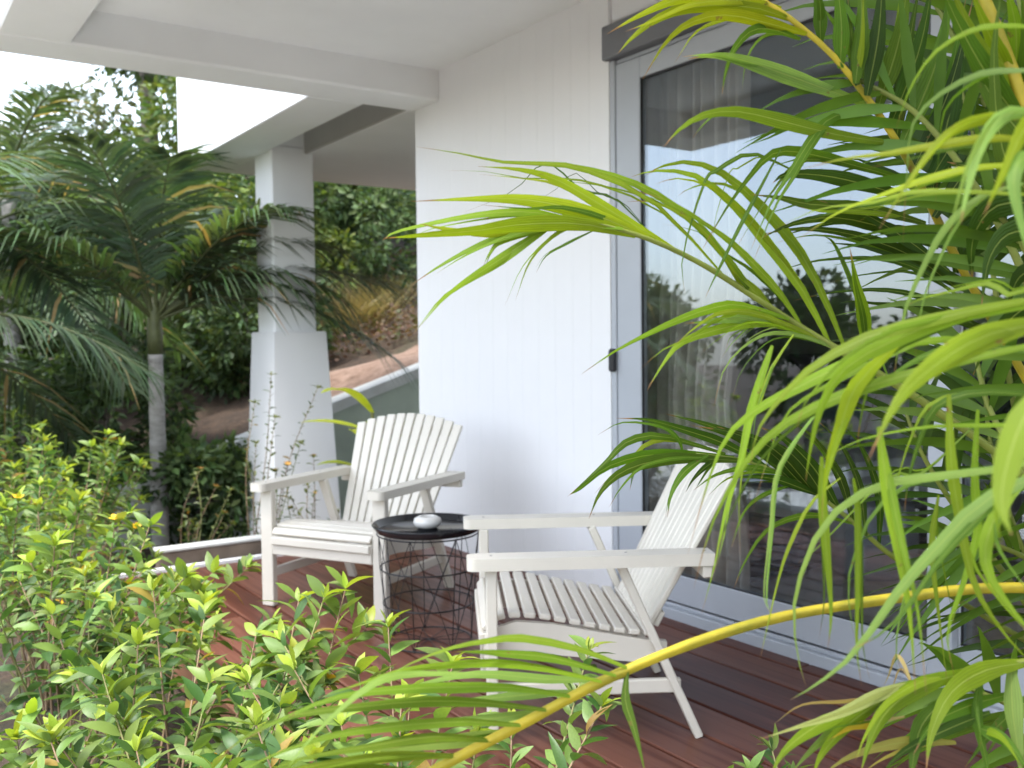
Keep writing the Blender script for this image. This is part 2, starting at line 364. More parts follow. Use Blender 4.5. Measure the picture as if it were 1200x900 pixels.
# lower side roof beyond
vpart('side_roof', 'render_white', [((2.335, 5.548, SOF + .24), (7.29, 8.32, SOF + .95))], 0)
vpart('fascia', 'wall_white', [((2.322, 5.55, SOF), (2.334, 8.33, SOF + .96))], .004)
vpart('slot_shade_strip', 'slot_shade_grey', [((2.975, 5.549, SOF + .001), (2.999, 7.199, SOF + .238))], .003)  # added strip, coloured dark to stand for shade inside the soffit slot
vpart('soffit', 'render_white', [((2.335, 5.549, SOF + .001), (2.69, 8.33, SOF + .239)), ((3.0, 5.549, SOF), (7.28, 8.33, SOF + .239)), ((2.691, 7.20, SOF + .002), (2.999, 8.33, SOF + .239))], .004)
# pillar, standing under the side beam; its lower part is a tapered plinth
pm = MB(); off = Vector((WX, 5.526, 0)); pm.box(Vector((2.70, 7.19, 1.30)) - off, Vector((3.05, 7.55, SOF + .05)) - off, .012); pil = pm.build('pillar', 'render_white', villa)
pb = MB()
def frustum(mb, lo0, hi0, z0, lo1, hi1, z1):
    a = [(lo0[0], lo0[1], z0), (hi0[0], lo0[1], z0), (hi0[0], hi0[1], z0), (lo0[0], hi0[1], z0)]
    c = [(lo1[0], lo1[1], z1), (hi1[0], lo1[1], z1), (hi1[0], hi1[1], z1), (lo1[0], hi1[1], z1)]
    a = [Vector(p) - off for p in a]; c = [Vector(p) - off for p in c]
    for i in range(4): mb.quad([a[i], a[(i + 1) % 4], c[(i + 1) % 4], c[i]])
    mb.quad(c)
frustum(pb, (2.615, 7.06), (3.20, 7.74), -.6, (2.665, 7.10), (3.09, 7.60), 1.365); frustum(pb, (2.665, 7.10), (3.09, 7.60), 1.365, (2.672, 7.107), (3.083, 7.593), 1.374)
pb.build('pillar_base', 'wall_white', pil)

# ------------------------------------------------------------------ sliding door
door = empty('sliding_door', (WX, DY1, 0)); tag(door, 'grey framed sliding glass door with dark shutter box above', 'door')
def dpart(name, mat, lst, bev=.004, parent=None):
    m_ = MB(); o_ = Vector((WX, DY1, 0))
    for lo, hi in lst: m_.box(Vector(lo) - o_, Vector(hi) - o_, bev)
    return m_.build(name, mat, parent or door)
dpart('shutter_box', 'box_grey', [((WX - .03, DY0, 2.606), (WX + .10, DY1 + .02, 2.766))], .006)
dpart('door_frame', 'frame_grey', [((WX + .005, DY1 - .035, 0.05), (WX + .12, DY1 - .001, 2.603)), ((WX + .005, DY0, .05), (WX + .12, DY0 + .05, 2.603)), ((WX + .02, DY0 + .05, 2.585), (WX + .12, DY1 - .035, 2.604))], .003)
dpart('track', 'frame_grey', [((WX - .012, DY0, -.02), (WX + .12, DY1, .045)), ((WX + .012, DY0, .045), (WX + .03, DY1 - .036, .062))], .004)
def sash(y0, y1, x, wl, wr):
    f_ = dpart('sash', 'frame_grey', [((x, y1 - wl, .07), (x + .045, y1, 2.58)), ((x, y0, .07), (x + .045, y0 + wr, 2.58)),
        ((x, y0 + wr, 2.482), (x + .044, y1 - wl, 2.579)), ((x, y0 + wr, .071), (x + .044, y1 - wl, .20))], .004)
    g_ = dpart('glass_pane', 'glass', [((x + .018, y0 + wr + .001, .20), (x + .026, y1 - wl - .001, 2.482))], 0, f_)
    a, c = y0 + wr, y1 - wl
    dpart('seal', 'rubber_black', [((x + .006, c - .004, .2), (x + .017, c - .0002, 2.482)), ((x + .006, a + .0002, .2), (x + .017, a + .004, 2.482)), ((x + .006, a + .007, .2002), (x + .017, c - .007, .206)), ((x + .006, a + .007, 2.475), (x + .017, c - .007, 2.4818))], 0, f_)
    return f_
s1 = sash(1.84, DY1 - .037, WX + .012, .167, .092)
s2 = sash(DY0 + .051, 1.93, WX + .062, .092, .10)
hd = dpart('handle', 'rubber_black', [((WX - .025, DY1 - .040, 1.115), (WX + .011, DY1 - .006, 1.225))], .008, s1)

# ------------------------------------------------------------------ room behind the glass
rm = empty('bedroom', (5, 2, 0)); tag(rm, 'dim bedroom shell with dark timber floor behind the sliding door', 'room')
def rpart(name, mat, lst):
    m_ = MB(); o_ = Vector((5, 2, 0))
    for lo, hi in lst: m_.box(Vector(lo) - o_, Vector(hi) - o_, 0)
    return m_.build(name, mat, rm)
rpart('wall', 'room_wall', [((7.2, -2, .02), (7.3, 5.36, 2.72)), ((WX + .17, 5.30, .02), (7.2, 5.37, 2.72)), ((WX + .17, -2.1, .02), (7.2, -2, 2.72)), ((WX + .162, DY1 + .02, .02), (WX + .175, 5.3, 2.72))])
rpart('ceiling', 'room_ceiling', [((WX + .17, -2.1, 2.72), (7.3, 5.37, 2.8))])
fl = rpart('floor', 'room_floor', [((WX + .125, -2.1, -.1), (7.3, 5.37, .012))])
fb = MB(); fb.box((0, 0, 0), (3.9, .176, .014), .003); fbm = fb.mesh('floor_board', 'room_floor')
for i in range(30): inst('floor_board', fbm, fl, Matrix.Translation((WX + .14 - 5, .0 + i * .18 - 2, .012)))
# curtain
cm = MB(); NP, NZ = 96, 14
for j in range(NZ + 1):
    z = .05 + (2.66 - .05) * j / NZ; u = 1 - j / NZ
    wv = 1 - .14 * math.exp(-((z - .95) / .35) ** 2)
    for i in range(NP + 1):
        s_ = i / NP; y = 3.62 - s_ * .66 * wv
        ph = s_ * 2 * math.pi * 9; x = WX + .27 + .052 * math.sin(ph + .4 * math.sin(z * 2 + s_ * 9)) + .015 * math.sin(ph * .37 + 1 + z)
        cm.v.append((x - WX - .25, y - 3.3, z))
for j in range(NZ):
    for i in range(NP):
        a = j * (NP + 1) + i; cm.f.append((a, a + 1, a + NP + 2, a + NP + 1)); cm.uv += [(0, 0)] * 4; cm.tint.append((1, 1, 1))
cu = cm.build('curtain', 'curtain', None, True); cu.location = (WX + .25, 3.3, 0); tag(cu, 'taupe pleated curtain gathered behind the left door pane', 'curtain')
# bed
bed = empty('bed', (5.2, 4.3, .026)); tag(bed, 'low bed with pale blue linen behind the glass door', 'bed')
def bpart(name, mat, lo, hi, bev, parent=bed, o_=Vector((5.2, 4.3, .026))):
    m_ = MB(); m_.box(Vector(lo) - o_, Vector(hi) - o_, bev); return m_.build(name, mat, parent)
bpart('bed_base', 'bed_dark', (4.15, 3.35, .10), (6.3, 5.2, .27), .02); bpart('mattress', 'bed_linen', (4.2, 3.4, .272), (6.25, 5.15, .50), .06)
bpart('duvet', 'bed_linen', (4.14, 3.34, .44), (5.5, 5.2, .56), .05); bpart('headboard', 'bed_dark', (6.31, 3.3, .03), (6.42, 5.25, 1.15), .02)
for x in (4.25, 6.1):
    for y in (3.45, 5.0): bpart('leg', 'bed_dark', (x, y, .026), (x + .08, y + .08, .10), .005)
def cushion(name, mat, c, ax, h, label, cat, group=None):
    m_ = MB(); n = 10
    k = {}
    for sg in (1, -1):
        for i in range(n + 1):
            for j in range(n + 1):
                u, v_ = 2 * i / n - 1, 2 * j / n - 1
                th = ((1 - abs(u) ** 2.6) * (1 - abs(v_) ** 2.6)) ** .5
                pin = 1 - .10 * (1 - abs(u)) * 0 - .06 * (abs(u) < .99) * (1 - u * u) * abs(v_) ** 3 - .06 * (1 - v_ * v_) * abs(u) ** 3
                k[sg, i, j] = len(m_.v); m_.v.append(tuple(ax[0] * (u * h[0] * pin) + ax[1] * (v_ * h[1] * pin) + ax[2] * (sg * h[2] * th)))
        for i in range(n):
            for j in range(n):
                q = (k[sg, i, j], k[sg, i + 1, j], k[sg, i + 1, j + 1], k[sg, i, j + 1]); m_.f.append(q if sg > 0 else q[::-1]); m_.uv += [(0, 0)] * 4; m_.tint.append((1, 1, 1))
    o = m_.build(name, mat, None, True); o.location = c; tag(o, label, cat, group); return o
lean = R(62); ax = (Vector((0, 1, 0)), Vector((math.cos(lean), 0, math.sin(lean))), Vector((-math.sin(lean), 0, math.cos(lean))))
cushion('pillow', 'pillow_white', (6.06, 4.75, .72), ax, (.34, .25, .09), 'white pillow against the headboard beside the curtain side', 'pillow', 'white bed pillows')
cushion('pillow', 'pillow_white', (6.06, 3.95, .72), ax, (.34, .25, .09), 'white pillow against the headboard on the window side', 'pillow', 'white bed pillows')
cushion('cushion', 'cushion_blue', (5.84, 4.36, .70), ax, (.22, .2, .07), 'slate blue cushion between the white pillows', 'cushion')
an = R(40); ax2 = (Vector((math.cos(an), math.sin(an), 0)), Vector((-.2, .25, 1)).normalized(), Vector((-math.sin(an), math.cos(an), -.2)).normalized())
ar = empty('armchair', (3.95, 4.75, .026), R(25)); tag(ar, 'grey upholstered armchair in the room beside the curtain', 'armchair')
for nme, lo, hi in (('seat', (-.3, -.3, .18), (.3, .3, .42)), ('backrest', (-.32, .24, .2), (.32, .38, .92)), ('armrest', (-.4, -.3, .15), (-.305, .35, .6)), ('armrest', (.305, -.3, .15), (.4, .35, .6))):
    m_ = MB(); m_.box(lo, hi, .04); m_.build(nme, 'grey_fabric', ar)
for x in (-.3, .3):
    for y in (-.22, .28): m_ = MB(); m_.tube([(x, y, 0), (x, y, .2)], .018, 8, True); m_.build('leg', 'rubber_black', ar)
pf = MB(); pf.lathe([(0, .02), (.19, .02), (.215, .06), (.22, .2), (.215, .34), (.19, .385), (0, .39)], 28); pfo = pf.build('pouf', 'grey_fabric', None, True); pfo.location = (4.35, 3.05, .026)
tag(pfo, 'round grey fabric pouf at the foot of the bed', 'pouf')
rg = MB(); rg.box((-.75, -.9, 0), (.75, .9, .014), .006); rgo = rg.build('rug', 'rug', None); rgo.location = (4.2, 2.4, .0265); tag(rgo, 'beige rug on the timber floor behind the glass', 'rug')

# ------------------------------------------------------------------ deck
deck = boxes('deck', 'bed_dark', None, [((1.13, .92, -.16), (WX - .03, 5.50, -.045))], 0); tag(deck, kind='structure')
PITCH = .185; mesh_len = {}
for i in range(11):
    x0 = 1.1 + PITCH * i; x1 = min(x0 + PITCH - .0125, WX - .014)
    if x1 - x0 < .03: continue
    cuts = [.90, 5.53]
    j = [2.1, 4.4, 3.0, 1.5, 3.7, 2.6, 4.9, 1.9, 3.3, 4.1, 2.4][i]; cuts = [.90, j, 5.53]
    for a, c in zip(cuts[:-1], cuts[1:]):
        m_ = MB(); m_.box((x0, a + .002, -.032), (x1, c - .002, rnd.uniform(-.0012, .0)), .004); m_.build('deck_board', 'deck_wood', deck)
m_ = MB(); m_.box((1.045, .90, -.12), (1.088, 5.53, .004), .004); m_.build('edge_board', 'trim_wood', deck)
m_ = MB(); m_.box((1.045, 5.533, -.12), (WX - .02, 5.575, .018), .004); m_.build('white_edging', 'wall_white', deck)
pl = empty('planter', (2.0, 5.64, -.2)); tag(pl, 'low weathered concrete planter kerb behind the deck end', 'planter')
m_ = MB(); m_.box((-.6, -.03, -.1), (1.0, .05, .29), .01); m_.build('kerb_wall', 'kerb', pl)
m_ = MB(); m_.box((-.61, -.04, .292), (1.0, .06, .312), .006); m_.build('coping', 'coping', pl)
# garden wall with a sloping top
gw = empty('garden_wall', (2.5, 8.3, -.3)); tag(gw, 'low grey green garden wall with sloping coping behind the pillar', 'wall')
def slab(mb, x0, x1, z0a, z0b, z1a, z1b, y0, y1):
    a = [(x0, y0, z0a), (x1, y0, z0b), (x1, y0, z1b), (x0, y0, z1a)]; c = [(x, y1, z) for x, y, z in a]
    a = [Vector(p) - Vector((2.5, 8.3, -.3)) for p in a]; c = [Vector(p) - Vector((2.5, 8.3, -.3)) for p in c]
    mb.quad(a); mb.quad(c[::-1])
    for i in range(4): mb.quad([a[i], c[i], c[(i + 1) % 4], a[(i + 1) % 4]][::-1])
m_ = MB(); slab(m_, 3.0, 7.2, -.7, -.7, walltop(3.0) - .10, walltop(7.2) - .10, 8.2, 8.4); m_.build('wall_face', 'green_wall', gw)
m_ = MB(); slab(m_, 1.2, 2.999, -.7, -.7, walltop(1.2) - .06, walltop(2.999) - .06, 8.2, 8.4); m_.build('wall_face', 'concrete', gw)
m_ = MB(); slab(m_, 3.0, 7.2, walltop(3.0) - .097, walltop(7.2) - .097, walltop(3.0), walltop(7.2), 8.16, 8.44); m_.build('coping', 'coping', gw)
m_ = MB(); slab(m_, 1.2, 2.999, walltop(1.2) - .058, walltop(2.999) - .058, walltop(1.2), walltop(2.999), 8.17, 8.43); m_.build('coping', 'coping', gw)

# ------------------------------------------------------------------ chairs
def make_chair(label):
    ch = empty('garden_chair'); tag(ch, label, 'chair', 'white slatted garden chairs')
    X = Vector((1, 0, 0))
    M_ = 'chair_white'
    for s_ in (-1, 1):
        m_ = MB(); m_.box((s_ * .325 - .035, -.0175, 0), (s_ * .325 + .035, .0175, .561), .004); m_.build('leg', M_, ch)
        m_ = MB(); m_.bar((s_ * .305, -.655, 0.0), (s_ * .305, -.405, .562), .028, .048, X, .004)
        m_.v = [(x, y, max(z, 0.0)) for x, y, z in m_.v]; m_.build('leg', M_, ch)
        # arm: board with rounded front
        m_ = MB(); n = 7; out = [(.045, -.69), (.045, .045)] + [(.045 * math.cos(a) if False else .045 - .025 * (1 - math.cos(a)), .045 + .03 * math.sin(a)) for a in [math.pi / 2 * k / n for k in range(1, n + 1)]]
        prof = [(x, y) for x, y in out]; prof = prof + [(-x, y) for x, y in prof[::-1]]
        for zz, fl in ((.562, True), (.600, False)):
            q = [(s_ * .338 + x, y, zz) for x, y in prof]; m_.quad(q if not fl else q[::-1])
        for i in range(len(prof)):
            a, c = prof[i], prof[(i + 1) % len(prof)]
            m_.quad([(s_ * .338 + a[0], a[1], .562), (s_ * .338 + c[0], c[1], .562), (s_ * .338 + c[0], c[1], .600), (s_ * .338 + a[0], a[1], .600)][::-1])
        ao = m_.build('armrest', M_, ch); bv = ao.modifiers.new('bevel', 'BEVEL'); bv.width = .005; bv.segments = 2; bv.limit_method = 'ANGLE'
        m_ = MB(); m_.bar((s_ * .30, .0, .165), (s_ * .30, -.60, .165), .022, .045, bev=.004); m_.build('side_rail', M_, ch)
        # seat rail, curved board
        m_ = MB(); pr = [(.0, .355, .275), (-.08, .378, .272), (-.2, .366, .268), (-.35, .335, .25), (-.48, .31, .235), (-.56, .30, .235)]
        for i in range(len(pr) - 1):
            a, c = pr[i], pr[i + 1]; x0, x1 = s_ * .262, s_ * .286
            A0, A1 = (x0, a[0], a[1]), (x1, a[0], a[1]); B0, B1 = (x0, c[0], c[1]), (x1, c[0], c[1]); C0, C1 = (x0, a[0], a[2]), (x1, a[0], a[2]); D0, D1 = (x0, c[0], c[2]), (x1, c[0], c[2])
            m_.quad([A0, A1, B1, B0]); m_.quad([C0, D0, D1, C1]); m_.quad([A0, B0, D0, C0]); m_.quad([A1, C1, D1, B1])
            if i == 0: m_.quad([A0, C0, C1, A1])
            if i == len(pr) - 2: m_.quad([B0, B1, D1, D0])
        m_.build('seat_rail', M_, ch)
    m_ = MB(); m_.box((-.288, .002, .255), (.288, .022, .345), .004); m_.build('front_rail', M_, ch)
    # seat slats along a curve
    crv = cr([(0, .030, .30), (0, .026, .352), (0, -.006, .386), (0, -.06, .397), (0, -.15, .392), (0, -.3, .362), (0, -.43, .335), (0, -.53, .325)], 120)
    L = [0]
    for a, c in zip(crv, crv[1:]): L.append(L[-1] + (c - a).length)
    ns = 13; stp = L[-1] / ns
    def pt(s_):
        for i in range(len(L) - 1):
            if L[i + 1] >= s_: return crv[i].lerp(crv[i + 1], (s_ - L[i]) / max(1e-6, L[i + 1] - L[i]))
        return crv[-1]
    for k in range(ns):
        a, c = pt(stp * k + .006), pt(stp * (k + 1) - .006)
        d = (c - a).normalized(); nn = Vector((1, 0, 0)).cross(d); m_ = MB()
        if nn.z < 0 and k > 1: nn = -nn
        if k <= 1 and nn.y < 0: nn = -nn
        m_.obox((a + c) / 2, (Vector((1, 0, 0)), d, nn), (.283, (c - a).length / 2, .009), .004); m_.build('seat_slat', M_, ch)
    # backrest slats, slightly fanned, arched top
    nb = 11; b0 = Vector((0, -.495, .315)); t0 = Vector((0, -.795, .885)); bd = (t0 - b0).normalized(); nn = Vector((1, 0, 0)).cross(bd)
    Lb = (t0 - b0).length
    for k in range(nb):
        u = (k - (nb - 1) / 2) / ((nb - 1) / 2)
        x0 = u * .232; x1 = u * .312; l = Lb - .06 * u * u
        A = b0 + Vector((x0, 0, 0)); B = b0 + Vector((x0 + (x1 - x0) * l / Lb, 0, 0)) + bd * l
        m_ = MB(); d = (B - A).normalized(); side = d.cross(nn).normalized()
        w0, w1 = .0195, .0262
        m_.obox((A + B) / 2, (side, nn, d), (.023, .009, (B - A).length / 2), .004)
        half = (B - A).length / 2; c = (A + B) / 2
        m_.v = [tuple(Vector(p) + side * ((Vector(p) - c).dot(side)) * ((w0 + (w1 - w0) * (((Vector(p) - c).dot(d) / half + 1) / 2)) / .023 - 1)) for p in m_.v]
        m_.build('back_slat', M_, ch)
    for zf, hw in ((.10, .245), (.86, .285)):
        p = b0 + bd * (Lb * zf) - nn * (.021 if nn.y > 0 else -.021); m_ = MB(); m_.obox(p, (Vector((1, 0, 0)), bd, nn), (hw, .026, .011), .003); m_.build('back_batten', M_, ch)
    sm_ = MB(); sm_.lathe([(0, .0018), (.0035, .0016), (.0046, 0), (.0046, -.002)], 8); scm = sm_.mesh('screw', 'steel', True)
    for s_ in (-1, 1):
        for (y, z) in ((.0, .6002), (-.42, .6002), (-.67, .6002)): inst('screw', scm, ch, Matrix.Translation((s_ * .335, y, z)))
        for (y, z) in ((-.004, .31), (-.004, .165)): inst('screw', scm, ch, Matrix.Translation((s_ * .3602, y, z)) @ Matrix.Rotation(s_ * math.pi / 2, 4, 'Y'))
        for (y, z) in ((-.555, .225), (-.58, .165), (-.42, .53)): inst('screw', scm, ch, Matrix.Translation((s_ * .3192, y, z)) @ Matrix.Rotation(s_ * math.pi / 2, 4, 'Y'))
    m_ = MB(); m_.box((-.372, -.686, .521), (.372, -.655, .560), .004); m_.build('cross_bar', M_, ch)
    return ch
c1 = make_chair('white slatted garden chair in front of the planter kerb at the deck end')
c1.location = (1.800, 4.218, 0); c1.rotation_euler.z = math.atan2(.872, -.49)
c2 = copy_tree(c1); c2['label'] = 'white slatted garden chair standing in front of the sliding glass door'
c2.location = (1.779, 2.765, 0); c2.rotation_euler.z = math.atan2(.86, .51)

# ------------------------------------------------------------------ side table
TB = (1.985, 3.545)
tb = empty('side_table', (TB[0], TB[1], 0)); tag(tb, 'round black wire basket side table between the two chairs', 'table')
m_ = MB(); m_.lathe([(0, .478), (.205, .478), (.212, .482), (.228, .503), (.233, .505), (.235, .501), (.217, .474), (.208, .470), (0, .470)], 56); m_.build('tray', 'tray_black', tb, True)
HB = .466
def ring(mb, r_, z, rad=.0028):
    mb.tube([(r_ * math.cos(2 * math.pi * k / 48), r_ * math.sin(2 * math.pi * k / 48), z) for k in range(49)], rad, 6)
def rz(z): return .178 + (.214 - .178) * z / HB
for z in (.006, .17, .32, HB - .003):
    m_ = MB(); ring(m_, rz(z), z, .0032); m_.build('ring', 'wire_black', tb, True)
def cyl(a, z): return (rz(z) * math.cos(a), rz(z) * math.sin(a), z)
m_ = MB(); NW = 7
for k in range(NW):
    a = 2 * math.pi * (k + .3) / NW
    m_.tube([cyl(a, .006), cyl(a, HB)], .0021, 6)
    for sg in (1, -1):
        m_.tube([cyl(a + sg * 2 * math.pi / NW * 1.0 * (z / HB), z) for z in [HB * q / 10 for q in range(11)]], .0017, 5)
m_.build('wire_basket', 'wire_black', tb, True)
m_ = MB()
for k in range(5):
    a = math.pi * k / 5; m_.tube([cyl(a, .006), cyl(a + math.pi, .006)], .0017, 5)
m_.build('base_wire', 'wire_black', tb, True)
m_ = MB(); m_.lathe([(0, 0), (.034, 0), (.052, .009), (.061, .025), (.056, .041), (.040, .050), (.032, .051), (.027, .048), (.029, .040), (.046, .026), (.03, .012), (0, .01)], 36)
ash = m_.build('candle_holder', 'ceramic', None, True); ash.location = (TB[0] + .008, TB[1] + .015, .4785); tag(ash, 'small round white ceramic tealight holder on the black tray', 'candle holder')

# ------------------------------------------------------------------ leaf building blocks
def leaf_strip(mb, pts, W, side_fn, fold=.18, nseg=None, wprof=None):
    n = len(pts); rows = []
    for i, p in enumerate(pts):
        t_ = i / (n - 1); T = (pts[min(i + 1, n - 1)] - pts[max(i - 1, 0)]).normalized()
        S = side_fn(p, T, t_); S = (S - T * S.dot(T)); S = S.normalized() if S.length > 1e-5 else T.orthogonal().normalized()
        N = S.cross(T)
        wv = W * .5 * (wprof(t_) if wprof else min(1, .34 + 2.4 * t_) * max(.015, min(1, 1.55 * (1 - t_)) ** 1.15))
        rows.append((p - S * wv, p - N * (fold * wv), p + S * wv, t_))
    k = len(mb.v)
    for a, b_, c, t_ in rows: mb.v += [tuple(a), tuple(b_), tuple(c)]
    for i in range(n - 1):
        q = k + 3 * i; t0, t1 = rows[i][3], rows[i + 1][3]
        mb.f += [(q, q + 1, q + 4, q + 3), (q + 1, q + 2, q + 5, q + 4)]
        mb.uv += [(0, t0), (.5, t0), (.5, t1), (0, t1), (.5, t0), (1, t0), (1, t1), (.5, t1)]; mb.tint += [mb.cur, mb.cur]
def jit(c, a=.15, r_=rnd):
    k = 1 + r_.uniform(-a, a); return tuple(max(0, x * k * (1 + r_.uniform(-a, a) * .4)) for x in c)

# ------------------------------------------------------------------ foreground palm
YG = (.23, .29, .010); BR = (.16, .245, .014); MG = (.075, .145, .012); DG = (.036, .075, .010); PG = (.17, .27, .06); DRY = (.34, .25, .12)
palm_base = Vector((1.95, .35, -.14))
palm = empty('areca_palm', palm_base); tag(palm, 'arching areca palm with yellow stems growing beside the glass door', 'palm tree')
prnd = random.Random(11)
CANES = ((0, 0, 1.0, .1, -.05), (.10, -.12, 1.3, .05, .1), (-.10, .06, .75, -.12, .0), (.04, .14, .9, .1, .12), (-.06, -.14, 1.1, -.08, -.1))
def petiole(p):
    "points on the cane the frond grows from"
    best = None
    for dx, dy, hgt, lx, ly in CANES:
        z = max(.15, min(hgt, p.z - .22)); f_ = z / hgt; q = Vector((dx + lx * f_, dy + ly * f_, z)); d = (q - p).length
        if best is None or d < best[0]: best = (d, q)
    q = best[1]; return [q, q.lerp(p, .45) + Vector((0, 0, .10))]
def frond_obj(pts, r0, r1, mat):
    P = [at(*p) - palm_base for p in pts]; pe = cr(petiole(P[0]) + [P[0], P[1]], 13)[:9]; P = pe + cr(P, 26); NP_ = len(P); m_ = MB(); N8 = 10
    m_.tube(P, [(r0 + (r1 - r0) * max(0, i - 9) / 25) * prnd.uniform(.96, 1.05) for i in range(NP_)], N8, True)
    for i in range(NP_):
        for j in (0, 4):      # two shallow channels along the rib
            k = i * N8 + j; m_.v[k] = tuple(Vector(m_.v[k]).lerp(P[i], .34))
    return m_.build('frond', mat, palm, True)
WS = .70
def leaflet(fr, pts, d0, d1, W, c, roll=None, tw=None, dip=0, twin=0):
    n = len(pts); L3 = []
    for i, p in enumerate(pts):
        t_ = i / (n - 1); d = d0 + (d1 - d0) * t_ + dip * math.sin(math.pi * t_); L3.append(at(p[0], p[1], d) - palm_base)
    P = cr(L3, 13)
    roll = prnd.uniform(-.6, .6) if roll is None else roll; tw = prnd.uniform(-.5, .5) if tw is None else tw
    def sf(p, T, t_):
        V = (p + palm_base - CPOS).normalized(); S = T.cross(V)
        if S.length < 1e-3: S = T.orthogonal()
        return Quaternion(T, roll + tw * t_) @ S.normalized()
    m_ = MB(); leaf_strip(m_, P, W * WS, sf, prnd.uniform(.12, .32))
    o = m_.build('leaflet', 'palm_leaflet', fr, True); o.color = (*jit(c, .2, prnd), 1)
    if twin and prnd.random() < twin:
        a = prnd.uniform(-16, 16); b_ = prnd.uniform(-14, 14); k = prnd.uniform(.7, 1.05); x0, y0 = pts[0]
        q = [(x0 + (x - x0) * k + a * i / n, y0 + (y - y0) * k + (b_ + prnd.uniform(-5, 5)) * i / n) for i, (x, y) in enumerate(pts)]
        leaflet(fr, q, d0 + .01, d1 + prnd.uniform(-.05, .08), W * prnd.uniform(.3, .7), c if prnd.random() < .6 else (MG if c != MG else BR))
    return o
def auto_leaflets(fr, pts, n, lfun, W, c, up, ang=(1.0, .5), droop=.25, sides=(-1, 1), t0=.12, t1=1.0, joined=False):
    P = cr([at(*p) - palm_base for p in pts], 60); mb = MB()
    for k in range(n):
        for sd_ in sides:
            t_ = t0 + (t1 - t0) * (k + prnd.uniform(.2, .8)) / n; i = min(58, int(t_ * 59)); p = P[i]; T = (P[i + 1] - P[max(0, i - 1)]).normalized()
            S = T.cross(up).normalized(); N = S.cross(T)
            a = ang[0] + (ang[1] - ang[0]) * t_ + prnd.uniform(-.12, .12); L = lfun(t_) * prnd.uniform(.85, 1.1)
            D = (T * math.cos(a) + S * (sd_ * math.sin(a)) + N * prnd.uniform(.05, .3)).normalized()
            q = [p + D * (L * s_) + Vector((0, 0, -1)) * (droop * L * s_ ** 2.2 * prnd.uniform(.95, 1.05)) for s_ in [j / 9 for j in range(10)]]
            rl = prnd.uniform(-.5, .5)
            def sf(p_, T_, tt, N=N, rl=rl): return Quaternion(T_, rl) @ T_.cross(N)
            if joined: mb.cur = jit(c, .2, prnd); leaf_strip(mb, q, W, sf, .2)
            else:
                m_ = MB(); leaf_strip(m_, q, W, sf, .2); o = m_.build('leaflet', 'palm_leaflet', fr, True); o.color = (*jit(c, .2, prnd), 1)
    if joined:
        o = mb.build('leaflets', 'foliage', fr, True, True); o['kind'] = 'stuff'
# canes of the clump (mostly outside the frame on the right)
for k, (dx, dy, hgt, lx, ly) in enumerate(CANES):
    m_ = MB(); P = cr([(dx, dy, 0), (dx + lx * .4, dy + ly * .4, hgt * .5), (dx + lx, dy + ly, hgt)], 12); m_.tube(P, [.024 - .008 * i / 11 for i in range(12)], 8, True); m_.build('cane', 'rachis_green', palm, True)
